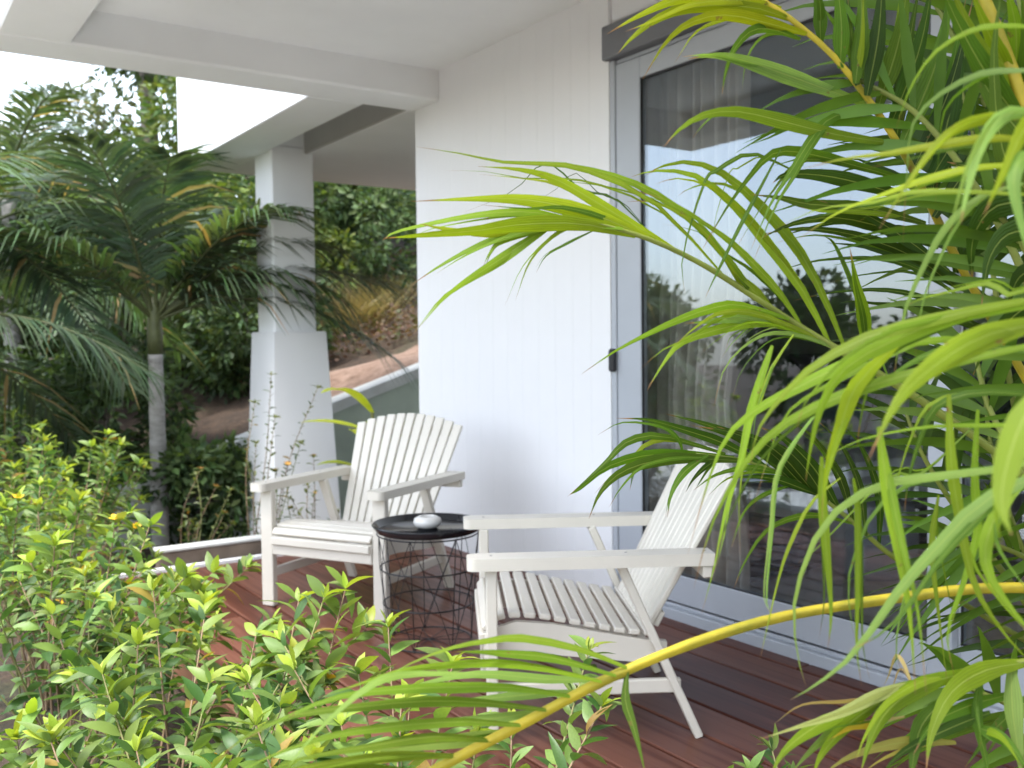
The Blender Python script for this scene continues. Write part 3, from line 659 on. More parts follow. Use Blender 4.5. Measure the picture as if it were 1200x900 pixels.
# frond A: upper frond in front of the shutter box
A = [(1290, 620, 1.62), (1200, 440, 1.58), (1130, 320, 1.52), (1085, 230, 1.46), (1046, 158, 1.42), (985, 75, 1.38), (930, 25, 1.36), (890, -2, 1.35), (860, -25, 1.34)]
fA = frond_obj(A, .0075, .003, 'rachis_yellow')
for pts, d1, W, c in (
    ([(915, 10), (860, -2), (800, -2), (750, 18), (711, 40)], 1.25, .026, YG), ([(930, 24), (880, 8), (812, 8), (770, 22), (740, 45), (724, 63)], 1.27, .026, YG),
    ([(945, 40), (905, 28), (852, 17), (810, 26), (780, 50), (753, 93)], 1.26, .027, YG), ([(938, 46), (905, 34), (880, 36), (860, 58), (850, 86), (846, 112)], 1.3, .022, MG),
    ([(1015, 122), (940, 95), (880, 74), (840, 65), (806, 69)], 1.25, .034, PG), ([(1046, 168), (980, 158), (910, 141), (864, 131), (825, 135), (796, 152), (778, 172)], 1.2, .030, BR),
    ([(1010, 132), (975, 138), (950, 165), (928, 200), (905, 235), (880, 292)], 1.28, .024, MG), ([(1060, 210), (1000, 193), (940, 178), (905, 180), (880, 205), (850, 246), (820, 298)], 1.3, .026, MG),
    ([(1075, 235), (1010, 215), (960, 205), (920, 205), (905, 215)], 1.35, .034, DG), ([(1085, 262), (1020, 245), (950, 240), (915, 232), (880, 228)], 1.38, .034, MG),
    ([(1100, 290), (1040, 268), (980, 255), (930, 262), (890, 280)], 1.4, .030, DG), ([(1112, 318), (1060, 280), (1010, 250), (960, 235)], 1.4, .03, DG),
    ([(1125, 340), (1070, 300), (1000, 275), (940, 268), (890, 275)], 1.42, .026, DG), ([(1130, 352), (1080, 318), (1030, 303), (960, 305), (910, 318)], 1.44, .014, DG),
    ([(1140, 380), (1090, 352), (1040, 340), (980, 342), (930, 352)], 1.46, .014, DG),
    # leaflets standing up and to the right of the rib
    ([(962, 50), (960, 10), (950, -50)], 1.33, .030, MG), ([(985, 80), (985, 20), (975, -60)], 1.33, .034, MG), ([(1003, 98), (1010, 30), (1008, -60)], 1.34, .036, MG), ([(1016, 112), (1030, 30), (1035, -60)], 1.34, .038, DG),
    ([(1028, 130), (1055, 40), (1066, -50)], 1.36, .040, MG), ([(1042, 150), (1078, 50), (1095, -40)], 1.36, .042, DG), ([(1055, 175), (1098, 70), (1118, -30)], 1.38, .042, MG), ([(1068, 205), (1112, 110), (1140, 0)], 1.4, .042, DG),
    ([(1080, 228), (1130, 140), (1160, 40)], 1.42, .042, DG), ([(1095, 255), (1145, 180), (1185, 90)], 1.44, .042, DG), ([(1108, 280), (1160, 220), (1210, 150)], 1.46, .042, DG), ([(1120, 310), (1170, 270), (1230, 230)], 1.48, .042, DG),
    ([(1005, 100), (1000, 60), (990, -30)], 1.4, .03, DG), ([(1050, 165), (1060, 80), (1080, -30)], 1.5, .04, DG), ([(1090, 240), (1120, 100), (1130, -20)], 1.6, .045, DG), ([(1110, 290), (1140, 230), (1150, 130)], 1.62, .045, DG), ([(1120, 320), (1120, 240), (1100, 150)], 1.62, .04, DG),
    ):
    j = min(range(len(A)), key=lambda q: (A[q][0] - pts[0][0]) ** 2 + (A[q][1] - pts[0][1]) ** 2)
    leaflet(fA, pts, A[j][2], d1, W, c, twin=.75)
# frond B: reaches left in front of the white wall
B = [(1290, 640, 1.5), (1180, 540, 1.5), (1080, 470, 1.48), (1000, 420, 1.46), (941, 385, 1.45), (881, 346, 1.43), (827, 312, 1.41), (770, 284, 1.39), (715, 266, 1.37), (670, 256, 1.36)]
fB = frond_obj(B, .007, .0025, 'rachis_green')
for pts, d0, d1, W, c, roll in (
    ([(760, 278), (690, 250), (620, 235), (560, 233), (482, 236)], 1.39, 1.30, .033, YG, .2), ([(745, 276), (680, 262), (610, 263), (560, 270), (490, 276), (452, 279)], 1.38, 1.27, .034, YG, .0),
    ([(730, 268), (660, 262), (610, 270), (560, 288), (515, 312), (482, 334)], 1.37, 1.33, .022, BR, .6), ([(650, 262), (612, 287), (575, 312), (546, 330), (520, 350), (491, 384)], 1.37, 1.3, .024, BR, .3),
    ([(790, 292), (720, 250), (655, 212), (610, 199), (560, 195)], 1.4, 1.34, .024, YG, .3), ([(850, 325), (770, 240), (690, 200), (640, 192), (590, 190), (540, 180), (488, 172)], 1.42, 1.3, .014, BR, .6),
    ([(880, 340), (810, 258), (750, 218), (690, 198), (650, 193), (622, 192)], 1.43, 1.38, .017, BR, .5), ([(690, 262), (655, 272), (622, 305), (604, 352)], 1.37, 1.36, .009, BR, .2), ([(700, 268), (665, 285), (640, 300), (628, 320)], 1.38, 1.4, .006, MG, .2),
    ([(660, 262), (615, 262), (575, 274), (520, 268), (492, 262)], 1.37, 1.32, .022, YG, .3), ([(640, 270), (590, 282), (575, 295), (566, 312)], 1.36, 1.34, .012, BR, .2),
    ([(700, 268), (630, 250), (560, 252), (470, 270), (448, 282)], 1.38, 1.31, .020, BR, .5),
    ([(760, 272), (720, 232), (680, 222), (640, 190), (600, 225), (540, 250)], 1.42, 1.5, .005, DG, .0),
    ([(912, 366), (878, 336), (850, 300), (815, 262), (770, 238), (735, 236)], 1.44, 1.36, .016, BR, .5), ([(905, 362), (870, 330), (846, 302)], 1.44, 1.42, .028, BR, .2),
    ([(941, 385), (915, 345), (888, 315), (858, 285), (826, 262), (790, 238), (740, 222)], 1.45, 1.36, .020, BR, .5), ([(972, 402), (940, 340), (895, 280), (860, 240), (815, 206), (770, 200), (740, 207)], 1.46, 1.36, .026, BR, .4),
    ([(990, 408), (962, 340), (930, 285), (890, 240), (850, 205), (810, 190), (775, 195), (758, 205)], 1.46, 1.36, .024, BR, .4), ([(925, 374), (870, 358), (840, 360), (800, 373), (760, 391), (720, 412), (682, 438)], 1.44, 1.33, .021, BR, .3),
    ([(945, 390), (890, 378), (835, 388), (798, 402), (778, 425), (758, 458)], 1.45, 1.34, .022, BR, .2), ([(930, 384), (870, 374), (830, 377), (803, 379)], 1.45, 1.36, .02, PG, .3), ([(1010, 420), (900, 372), (850, 366), (820, 380), (790, 405)], 1.47, 1.3, .014, BR, .3),
    ([(960, 392), (900, 378), (860, 392), (850, 410)], 1.47, 1.4, .006, PG, .3), ([(950, 392), (890, 380), (862, 398), (845, 420)], 1.47, 1.4, .005, PG, .3), ([(1016, 420), (1012, 370), (1003, 330), (996, 290)], 1.46, 1.36, .030, BR, .1),
    ([(1040, 440), (985, 300), (965, 275)], 1.48, 1.5, .012, MG, .3), ([(1020, 430), (955, 398), (910, 390), (880, 400), (850, 430), (836, 478)], 1.47, 1.35, .010, PG, .3),
    ([(930, 200), (880, 180), (840, 200), (825, 215), (800, 300), (803, 345)], 1.4, 1.38, .010, MG, .3), ([(915, 175), (870, 260), (840, 320), (826, 350)], 1.38, 1.4, .009, MG, .4),
    ):
    leaflet(fB, pts, d0, d1, W, c, roll, twin=.9)
# frond C: dark frond drooping over the near chair
Cc = [(1290, 800, 1.8), (1150, 720, 1.78), (1046, 652, 1.75), (1000, 612, 1.73), (950, 574, 1.72), (904, 550, 1.71), (860, 537, 1.7), (815, 532, 1.68)]
fC = frond_obj(Cc, .006, .002, 'rachis_green')
for pts, d1, W, c in (
    ([(870, 540), (790, 537), (735, 550), (705, 575), (690, 608)], 1.55, .032, MG), ([(860, 536), (775, 531), (715, 545), (680, 572), (667, 580)], 1.56, .028, MG), ([(850, 532), (775, 511), (735, 518), (712, 540), (690, 560), (665, 582)], 1.58, .020, MG),
    ([(830, 533), (803, 552), (787, 578), (782, 606)], 1.62, .020, MG), ([(850, 533), (828, 546), (812, 562), (803, 578)], 1.64, .018, DG), ([(900, 548), (850, 520), (800, 503), (760, 492), (722, 490)], 1.6, .026, DG),
    ([(925, 560), (880, 520), (830, 498), (780, 485)], 1.6, .03, DG), ([(940, 568), (900, 528), (860, 508), (820, 500)], 1.6, .034, DG), ([(955, 578), (918, 535), (880, 512), (840, 500)], 1.62, .034, DG), ([(970, 588), (935, 540), (900, 512)], 1.62, .034, DG),
    ([(985, 600), (955, 550), (920, 515), (890, 500)], 1.62, .032, DG), ([(1000, 612), (985, 560), (955, 515), (930, 495)], 1.62, .026, DG), ([(1015, 628), (1008, 570), (985, 520), (955, 490)], 1.62, .022, DG), ([(1030, 640), (1030, 580), (1010, 525), (985, 495)], 1.62, .022, DG),
    ([(920, 556), (880, 548), (840, 556), (812, 575)], 1.6, .016, MG), ([(935, 566), (895, 580), (872, 600), (858, 640)], 1.58, .012, MG), ([(1000, 614), (960, 604), (925, 608), (895, 625), (872, 660), (860, 690)], 1.5, .016, MG), ([(760, 530), (745, 545), (738, 575)], 1.66, .014, DG),
    ([(800, 530), (795, 515), (775, 500), (730, 495), (700, 510)], 1.62, .012, MG), ([(960, 580), (905, 560), (850, 560)], 1.66, .03, DG),
    ):
    j = min(range(len(Cc)), key=lambda q: (Cc[q][0] - pts[0][0]) ** 2 + (Cc[q][1] - pts[0][1]) ** 2)
    leaflet(fC, pts, Cc[j][2], d1, W, c, twin=.6)
WS = .60
# frond D: bright frond closest to the camera, rib just outside the frame
D_ = [(1420, 900, 1.0), (1330, 640, .95), (1275, 480, .9), (1245, 350, .86), (1235, 230, .84), (1240, 120, .83), (1235, 20, .85), (1200, -60, .9)]
fD = frond_obj(D_, .008, .003, 'rachis_yellow')
for pts, d0, d1, W, c, roll in (
    ([(1245, 345), (1150, 362), (1080, 378), (1010, 398), (950, 432), (912, 470), (888, 505), (879, 545)], .86, .92, .021, BR, .2), ([(1245, 352), (1130, 370), (1050, 398), (990, 432), (963, 475), (950, 525), (944, 565)], .86, .95, .024, BR, .3),
    ([(1250, 372), (1160, 393), (1095, 428), (1052, 470), (1019, 535)], .82, .74, .038, BR, .1), ([(1250, 395), (1120, 425), (1020, 452), (950, 480), (900, 512), (862, 560), (832, 620), (813, 690)], .88, 1.0, .020, BR, .3),
    ([(1180, 400), (1060, 400), (985, 430), (920, 462), (880, 485), (850, 515), (828, 570), (806, 650)], .95, 1.05, .022, BR, .2), ([(1060, 395), (1005, 450), (985, 500), (970, 545), (963, 600)], .9, .95, .026, YG, .1),
    ([(963, 535), (964, 590), (970, 660), (974, 720), (970, 762)], .97, 1.02, .017, BR, .15), ([(1000, 560), (1005, 600), (1005, 700), (1004, 760), (1010, 805)], .95, 1.0, .011, BR, .2),
    ([(1030, 500), (1038, 560), (1052, 640), (1066, 720), (1073, 815)], .92, .9, .021, BR, .1), ([(1112, 462), (1114, 530), (1122, 590), (1140, 680), (1175, 740), (1230, 800)], .95, .95, .019, BR, .1),
    ([(1146, 480), (1142, 560), (1146, 620), (1130, 680), (1110, 740), (1118, 790)], .98, 1.0, .016, BR, .2), ([(1290, 520), (1200, 545), (1120, 556), (1050, 564), (1000, 584), (962, 620), (938, 675), (930, 720), (935, 770), (945, 806)], .9, 1.0, .015, PG, .3),
    ([(1300, 520), (1210, 560), (1150, 590), (1100, 640), (1055, 690), (1002, 764), (960, 800), (926, 820)], .85, .9, .022, PG, .2), ([(1240, 440), (1200, 490), (1177, 560), (1176, 600), (1186, 628)], .66, .62, .034, BR, .1),
    ([(1240, 135), (1160, 138), (1110, 158), (1070, 205), (1030, 269)], .84, .8, .017, YG, .2), ([(1240, 142), (1185, 132), (1152, 165), (1133, 225), (1126, 262)], .82, .72, .020, PG, .1), ([(1243, 120), (1205, 145), (1178, 198), (1152, 254)], .8, .7, .022, YG, .1),
    ([(1245, 180), (1200, 185), (1188, 215), (1200, 275), (1215, 330)], .8, .75, .022, PG, .1), ([(1240, 165), (1160, 162), (1100, 170), (1040, 180), (990, 186), (940, 198)], .84, .9, .014, YG, .2), ([(1240, 190), (1140, 197), (1080, 212), (1035, 228), (980, 250), (930, 285)], .86, .95, .013, YG, .3),
    ([(1240, 230), (1140, 225), (1070, 225), (1020, 238), (960, 245), (905, 270)], .88, 1.0, .009, BR, .3), ([(1245, 35), (1180, 30), (1138, 36), (1095, 62), (1066, 105), (1050, 152)], .84, .9, .009, BR, .3), ([(1245, 80), (1190, 83), (1150, 86), (1102, 110), (1070, 145), (1063, 200), (1058, 285)], .84, .95, .010, PG, .3),
    ([(1200, 215), (1150, 230), (1112, 262), (1086, 305), (1062, 360), (1052, 410), (1047, 450)], .9, .95, .012, PG, .3), ([(1250, 300), (1190, 345), (1160, 332), (1120, 340), (1080, 350), (1060, 360)], .9, 1.0, .010, BR, .3),
    ([(1260, 420), (1170, 408), (1100, 412), (1060, 430), (1030, 450), (990, 455)], .95, 1.05, .016, MG, .4), ([(1270, 490), (1180, 498), (1090, 500), (1010, 515), (960, 540)], .95, 1.0, .008, BR, .3), ([(1230, 465), (1150, 460), (1100, 475), (1080, 510), (1065, 560), (1060, 600)], 1.0, 1.05, .015, MG, .3),
    ([(905, 405), (898, 425), (880, 480), (868, 540), (850, 600), (838, 660), (822, 720)], 1.1, 1.1, .017, BR, .2), ([(930, 392), (905, 430), (890, 470), (878, 500), (872, 540), (866, 590), (868, 660)], 1.15, 1.12, .009, BR, .2),
    ([(960, 480), (930, 520), (910, 560), (905, 620), (898, 700), (905, 720)], 1.05, 1.05, .010, PG, .2), ([(1140, 500), (1080, 555), (1040, 560), (960, 640), (935, 660)], 1.1, 1.1, .007, MG, .2),
    ([(1220, 540), (1170, 600), (1155, 660), (1190, 720), (1240, 770)], .9, .85, .022, BR, .2), ([(1160, 590), (1130, 630), (1085, 650), (1060, 700), (1050, 760), (1058, 790)], 1.0, 1.05, .010, PG, .3),
    ([(985, 560), (950, 590), (925, 640), (912, 680), (898, 740), (890, 775)], 1.05, 1.08, .008, BR, .3), ([(1100, 580), (1092, 640), (1100, 720), (1110, 800)], 1.05, 1.08, .012, BR, .2),
    ):
    leaflet(fD, pts, d0, d1, W, c, roll, twin=.95)
WS = .9
# frond K: stout yellow rib at the top right
K = [(1330, 560, 1.25), (1250, 280, 1.2), (1202, 130, 1.17), (1178, 60, 1.16), (1154, 0, 1.15), (1130, -60, 1.15)]
fK = frond_obj(K, .0095, .006, 'rachis_yellow')
for pts, d1, W, c in (([(1202, 130), (1150, 60), (1108, -30)], 1.12, .028, BR), ([(1210, 160), (1160, 90), (1120, 20), (1095, -40)], 1.1, .03, MG), ([(1190, 100), (1160, 40), (1130, -30)], 1.1, .026, BR), ([(1220, 200), (1190, 150), (1165, 120), (1130, 50), (1105, -10)], 1.15, .028, MG),
    ([(1235, 240), (1190, 210), (1170, 150), (1165, 60), (1175, -20)], 1.1, .026, MG), ([(1200, 120), (1205, 50), (1195, -30)], 1.1, .028, MG), ([(1190, 90), (1190, 30), (1175, -30)], 1.12, .024, BR), ([(1250, 280), (1190, 270), (1160, 300), (1150, 360)], 1.2, .034, DG), ([(1260, 320), (1200, 320), (1180, 360)], 1.25, .034, DG),
    ([(1235, 240), (1170, 240), (1140, 280), (1140, 340)], 1.3, .04, DG), ([(1260, 330), (1200, 360), (1160, 400), (1140, 440)], 1.3, .03, DG), ([(1250, 290), (1200, 240), (1150, 200), (1110, 190)], 1.35, .04, DG)):
    leaflet(fK, pts, 1.18, d1, W, c)
WS = .72
# frond E: long yellow rib sweeping low across the deck
E_ = [(1290, 690, 1.35), (1160, 689, 1.3), (1080, 697, 1.27), (1000, 708, 1.24), (920, 722, 1.21), (850, 741, 1.18), (780, 766, 1.15), (700, 801, 1.12), (620, 844, 1.09), (510, 902, 1.05), (430, 950, 1.02)]
fE = frond_obj(E_, .0076, .0055, 'rachis_yellow')
for pts, d0, d1, W, c, roll in (
    ([(738, 784), (680, 761), (613, 748), (573, 751), (530, 759), (480, 778), (432, 806)], 1.13, .98, .017, (.13, .20, .018), .6), ([(722, 792), (650, 772), (590, 766), (560, 764), (530, 764)], 1.12, 1.0, .016, (.13, .20, .018), .6), ([(705, 799), (640, 784), (580, 777), (520, 780), (470, 786), (420, 802), (372, 818)], 1.11, .95, .017, BR, .75),
    ([(668, 816), (600, 806), (530, 806), (470, 808), (400, 816), (340, 838), (285, 868)], 1.1, .93, .019, (.13, .20, .018), .6), ([(640, 832), (570, 824), (500, 822), (430, 828), (345, 838), (285, 865), (255, 892)], 1.09, .92, .019, (.13, .20, .018), .6), ([(610, 850), (540, 846), (460, 852), (390, 862), (320, 885), (262, 915)], 1.08, .92, .019, (.13, .20, .018), .6),
    ([(575, 868), (510, 864), (430, 876), (350, 890), (290, 915)], 1.07, .92, .020, (.13, .20, .018), .6), ([(540, 886), (470, 886), (400, 893), (330, 905), (260, 925)], 1.06, .92, .020, (.13, .20, .018), .6), ([(500, 906), (430, 902), (360, 908), (300, 925)], 1.05, .92, .019, (.13, .20, .018), .6),
    # paler undersides of the second row
    ([(712, 797), (640, 796), (560, 790), (500, 800), (450, 815)], 1.14, 1.08, .016, PG, .3), ([(680, 810), (610, 815), (540, 822), (470, 826)], 1.13, 1.05, .016, PG, .3), ([(640, 832), (580, 842), (510, 846), (440, 850)], 1.12, 1.04, .016, PG, .3), ([(600, 856), (540, 868), (470, 876), (400, 880)], 1.11, 1.03, .022, PG, .2),
    ([(735, 785), (733, 820), (742, 850), (750, 880), (758, 915)], 1.13, 1.1, .016, MG, .2), ([(560, 790), (480, 790), (440, 800), (400, 830), (360, 870), (330, 910)], 1.0, .9, .012, PG, .3),
    ):
    leaflet(fE, pts, d0, d1, W, c, roll, twin=.4)
WS = .85
# frond F: tired frond in the lower right corner
F_ = [(1380, 800, 1.2), (1290, 772, 1.18), (1200, 776, 1.16), (1130, 787, 1.14), (1060, 806, 1.12), (990, 836, 1.1), (930, 866, 1.08)]
fF = frond_obj(F_, .006, .002, 'rachis_green')
for pts, d1, W, c in (
    ([(1205, 776), (1155, 786), (1115, 812), (1092, 858), (1085, 905)], 1.05, .030, BR), ([(1185, 775), (1188, 830), (1194, 880), (1198, 920)], 1.08, .027, PG), ([(1140, 786), (1085, 802), (1042, 830), (1020, 868), (1008, 908)], 1.03, .026, BR), ([(1100, 794), (1042, 813), (990, 846), (952, 878), (925, 908)], 1.03, .024, PG),
    ([(1075, 800), (1035, 812), (985, 836), (935, 852), (888, 867)], 1.0, .020, (.26, .28, .10)), ([(1190, 812), (1135, 828), (1092, 850), (1070, 885)], 1.1, .020, MG), ([(1050, 810), (1000, 842), (965, 880), (950, 915)], 1.02, .024, BR), ([(1010, 828), (960, 850), (920, 880), (900, 915)], 1.0, .022, BR),
    ([(1110, 815), (1080, 850), (1070, 890), (1068, 920)], 1.1, .024, MG), ([(1150, 790), (1145, 840), (1155, 890), (1160, 920)], 1.12, .018, MG), ([(1160, 835), (1120, 850), (1060, 880), (1030, 910)], 1.1, .018, DG), ([(1230, 800), (1170, 850), (1130, 900)], 1.15, .018, MG),
    ([(1040, 815), (990, 822), (940, 826), (905, 850)], 1.05, .006, DRY), ([(1060, 840), (1000, 850), (950, 860), (915, 880)], 1.05, .008, DRY), ([(1035, 850), (1000, 852), (970, 868)], 1.05, .012, (.45, .32, .03)), ([(1072, 812), (1060, 780), (1050, 768), (1042, 790), (1035, 805)], 1.2, .006, DRY),
    ([(1120, 870), (1060, 870), (1000, 885), (960, 910)], 1.1, .016, (.28, .24, .06)), ([(1140, 850), (1180, 870), (1210, 910)], 1.08, .02, MG)):
    j = min(range(len(F_)), key=lambda q: (F_[q][0] - pts[0][0]) ** 2 + (F_[q][1] - pts[0][1]) ** 2)
    leaflet(fF, pts, F_[j][2], d1, W, c, twin=.5)
UPV = (CPOS - at(1150, 400, 1.7)).normalized()
# fronds deeper in the clump
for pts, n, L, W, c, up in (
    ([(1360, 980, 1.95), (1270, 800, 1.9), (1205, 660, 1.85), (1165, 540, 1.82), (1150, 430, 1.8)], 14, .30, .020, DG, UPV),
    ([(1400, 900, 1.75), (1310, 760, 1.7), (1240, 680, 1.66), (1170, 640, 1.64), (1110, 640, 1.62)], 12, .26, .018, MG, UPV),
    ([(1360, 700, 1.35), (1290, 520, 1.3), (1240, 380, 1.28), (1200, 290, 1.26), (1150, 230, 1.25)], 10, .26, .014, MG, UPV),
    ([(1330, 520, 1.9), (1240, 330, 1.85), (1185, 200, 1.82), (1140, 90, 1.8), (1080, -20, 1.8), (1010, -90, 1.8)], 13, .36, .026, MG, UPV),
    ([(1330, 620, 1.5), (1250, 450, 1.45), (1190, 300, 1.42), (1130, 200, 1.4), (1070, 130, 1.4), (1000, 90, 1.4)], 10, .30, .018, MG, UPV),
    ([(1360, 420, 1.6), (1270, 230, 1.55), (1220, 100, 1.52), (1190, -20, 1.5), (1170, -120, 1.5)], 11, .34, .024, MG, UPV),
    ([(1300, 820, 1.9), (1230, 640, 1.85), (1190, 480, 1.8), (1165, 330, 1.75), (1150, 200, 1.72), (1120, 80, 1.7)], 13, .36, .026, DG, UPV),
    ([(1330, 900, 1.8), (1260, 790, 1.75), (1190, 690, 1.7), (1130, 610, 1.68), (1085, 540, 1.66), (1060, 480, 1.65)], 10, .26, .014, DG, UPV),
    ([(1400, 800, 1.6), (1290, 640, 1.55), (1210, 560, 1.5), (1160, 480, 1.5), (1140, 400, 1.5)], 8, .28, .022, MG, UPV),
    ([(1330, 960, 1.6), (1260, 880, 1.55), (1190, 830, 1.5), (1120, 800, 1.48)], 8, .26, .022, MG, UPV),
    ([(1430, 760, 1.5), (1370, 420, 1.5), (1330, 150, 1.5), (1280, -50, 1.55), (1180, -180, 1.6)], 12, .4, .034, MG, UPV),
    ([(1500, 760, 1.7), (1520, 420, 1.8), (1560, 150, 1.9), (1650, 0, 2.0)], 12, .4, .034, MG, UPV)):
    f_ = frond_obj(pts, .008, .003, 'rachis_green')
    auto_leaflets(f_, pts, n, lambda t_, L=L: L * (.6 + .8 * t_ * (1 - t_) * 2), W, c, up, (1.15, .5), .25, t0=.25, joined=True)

# ------------------------------------------------------------------ shrubs
def shrub_leaf_mesh(k):
    m_ = MB(); bend = [.35, .6, .2, .5, .8, .1][k]; ww = [.37, .42, .33, .44, .30, .40][k]; tw_ = [0, .5, -.6, .2, -.3, .8][k]
    P = [Vector((0, s_, -bend * s_ * s_ + .05 * math.sin(s_ * 3))) for s_ in [j / 5 for j in range(6)]]
    leaf_strip(m_, P, ww, lambda p, T, t_: Vector((1, 0, tw_ * t_)), .28, wprof=lambda t_: max(.04, math.sin(math.pi * min(1, t_ ** .85 * .97 + .03)) ** .75))
    return m_
LEAF = [shrub_leaf_mesh(k) for k in range(6)]; LEAFM = [l.mesh('leaf', 'shrub_leaf', True) for l in LEAF]
petal = MB()
for k in range(5):
    a = 2 * math.pi * k / 5; d = Vector((math.cos(a), math.sin(a), .5)).normalized(); 
    leaf_strip(petal, [d * (s_ / 3) + Vector((0, 0, -.1 * (s_ / 3) ** 2)) for s_ in range(4)], .75, lambda p, T, t_: T.cross(Vector((0, 0, 1))), .1, wprof=lambda t_: max(.15, math.sin(math.pi * (.15 + .75 * t_))))
FLY = petal.mesh('flower', 'petal_yellow', True); FLO = petal.mesh('flower', 'petal_orange', True)
def orient(d, up=Vector((0, 0, 1))):
    y = d.normalized(); x = y.cross(up); x = x.normalized() if x.length > 1e-3 else Vector((1, 0, 0)); z = x.cross(y)
    return Matrix(((x.x, y.x, z.x), (x.y, y.y, z.y), (x.z, y.z, z.z)))
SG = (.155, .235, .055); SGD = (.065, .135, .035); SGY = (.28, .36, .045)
def shrub(base, hgt, spread, nst, label, lean=(0, 0), leafL=.082, nparts=300, flowers=0, seed=0, dens=1.0, cat='shrub', group='leafy shrubs beside the deck', cols=(SG, SGD, SGY), tips=None, fl=None, bare=.35):
    r_ = random.Random(seed); base = Vector(base)
    ob = empty('shrub', base); tag(ob, label, cat, group)
    leaves = []; ends = []
    for k in range(nst):
        a = r_.uniform(0, 2 * math.pi); rr = spread * math.sqrt(r_.uniform(.05, 1)); h = hgt * r_.uniform(.6, 1.2) * (1 - .25 * (rr / max(spread, .01)) ** 2)
        tip = Vector((math.cos(a) * rr + lean[0], math.sin(a) * rr + lean[1], h))
        if tips and k < len(tips): tip = Vector(tips[k]) - base
        st = Vector((r_.uniform(-.06, .06), r_.uniform(-.06, .06), -.01))
        mid = st.lerp(tip, .5) + Vector((r_.uniform(-.05, .05), r_.uniform(-.05, .05), .10 * h + .08 * rr))
        P = cr([st, mid, tip], 14); m_ = MB(); m_.tube(P, [.0045 - .0028 * i / 13 for i in range(14)], 5); m_.build('stem', 'twig' if r_.random() < .75 else 'twig_green', ob, True)
        Ln = sum((P[i + 1] - P[i]).length for i in range(13)); nodes = int(Ln * (1 - bare) / .0205 * dens); ph = r_.uniform(0, 6)
        T = (P[-1] - P[-2]).normalized(); ends.append((P[-1], T))
        for q in range(nodes):
            s_ = bare + (1 - bare) * (q + 1) / nodes; f_ = s_ * 13; i = min(12, int(f_)); p = P[i].lerp(P[i + 1], f_ - i); T = (P[i + 1] - P[i]).normalized()
            ph += 2.4; X = T.orthogonal().normalized(); Y = T.cross(X); out = X * math.cos(ph) + Y * math.sin(ph)
            age = 1 - s_
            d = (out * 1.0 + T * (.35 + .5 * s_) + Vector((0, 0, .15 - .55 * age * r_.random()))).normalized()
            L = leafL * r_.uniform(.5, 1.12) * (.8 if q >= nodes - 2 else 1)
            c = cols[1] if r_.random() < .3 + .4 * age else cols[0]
            if r_.random() < .02: c = (.30, .20, .05)
            leaves.append((p, d, L, c))
        X = T.orthogonal().normalized(); Y = T.cross(X)
        for q in range(6):
            a2 = q * 2.1 + r_.uniform(-.3, .3); el = .35 + .22 * q
            d = (X * math.cos(a2) + Y * math.sin(a2)) * math.cos(el) + T * math.sin(el) + Vector((0, 0, .1))
            leaves.append((P[-1], d.normalized(), leafL * (1.05 - .11 * q) * r_.uniform(.85, 1.1), cols[2] if q > 1 else cols[0]))
    camd = lambda l: (l[0] + base - CPOS).length + (3 if (l[0] + base - CPOS).dot(CR) / max(.1, (l[0] + base - CPOS).dot(CF)) < -.56 else 0)
    leaves.sort(key=camd); mb = MB()
    for n, (p, d, L, c) in enumerate(leaves):
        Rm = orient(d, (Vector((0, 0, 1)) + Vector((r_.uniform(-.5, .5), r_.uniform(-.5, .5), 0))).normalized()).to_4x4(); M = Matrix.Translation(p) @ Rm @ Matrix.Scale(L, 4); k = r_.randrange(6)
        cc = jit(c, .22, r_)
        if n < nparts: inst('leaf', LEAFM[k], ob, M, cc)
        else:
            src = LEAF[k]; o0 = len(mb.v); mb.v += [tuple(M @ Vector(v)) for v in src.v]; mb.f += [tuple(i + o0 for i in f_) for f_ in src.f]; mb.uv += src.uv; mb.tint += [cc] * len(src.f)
    if mb.f:
        o = mb.build('foliage', 'foliage', ob, True, True); o['kind'] = 'stuff'
    for q in range(flowers):
        p, T = ends[r_.randrange(len(ends))]
        d = (T + Vector((r_.uniform(-.5, .5), r_.uniform(-.5, .5), .3))).normalized(); M = Matrix.Translation(p + T * .015) @ d.to_track_quat('Z', 'Y').to_matrix().to_4x4() @ Matrix.Scale(r_.uniform(.018, .028), 4)
        inst('flower', fl or FLY, ob, M)
    return ob
Z0 = -.14
shrub((.50, 1.95, Z0), .62, .42, 22, 'nearest leafy shrub at the planter corner with bright new shoots', (.1, .1), seed=1, flowers=1, tips=[at(245, 800, 2.25), at(345, 770, 2.35), at(120, 790, 2.2), at(40, 840, 2.1), at(330, 830, 2.0), at(240, 720, 2.6), at(405, 690, 2.5), at(350, 705, 2.5), at(300, 745, 2.5), at(380, 700, 2.45)])
shrub((.62, 2.55, Z0), .66, .36, 20, 'leafy shrub leaning over the deck edge board', (.12, 0), seed=2, flowers=1, tips=[at(215, 690, 2.9), at(130, 715, 2.75), at(320, 770, 2.6), at(430, 735, 2.6), at(60, 720, 2.7)])
shrub((.50, 3.15, Z0), .80, .42, 27, 'tall leafy shrub with a yellow bloom above white stones', (.05, 0), seed=3, flowers=2)
shrub((.76, 3.6, Z0), .5, .28, 13, 'low leafy shrub along the lighter edge board', (.1, 0), seed=4, flowers=1, tips=[at(290, 665, 3.7), at(250, 700, 3.6)])
shrub((.55, 4.1, Z0), .84, .42, 23, 'bushy shrub with yellow blooms in the middle of the planting bed', (0, 0), seed=5, flowers=2)
shrub((.84, 4.75, Z0), .58, .30, 14, 'leafy shrub by the end of the white deck edging', (.05, 0), seed=6, flowers=2)
shrub((.62, 5.4, Z0), .92, .45, 23, 'tall bushy shrub near the palm trunk', (0, 0), seed=7, flowers=2, nparts=250)
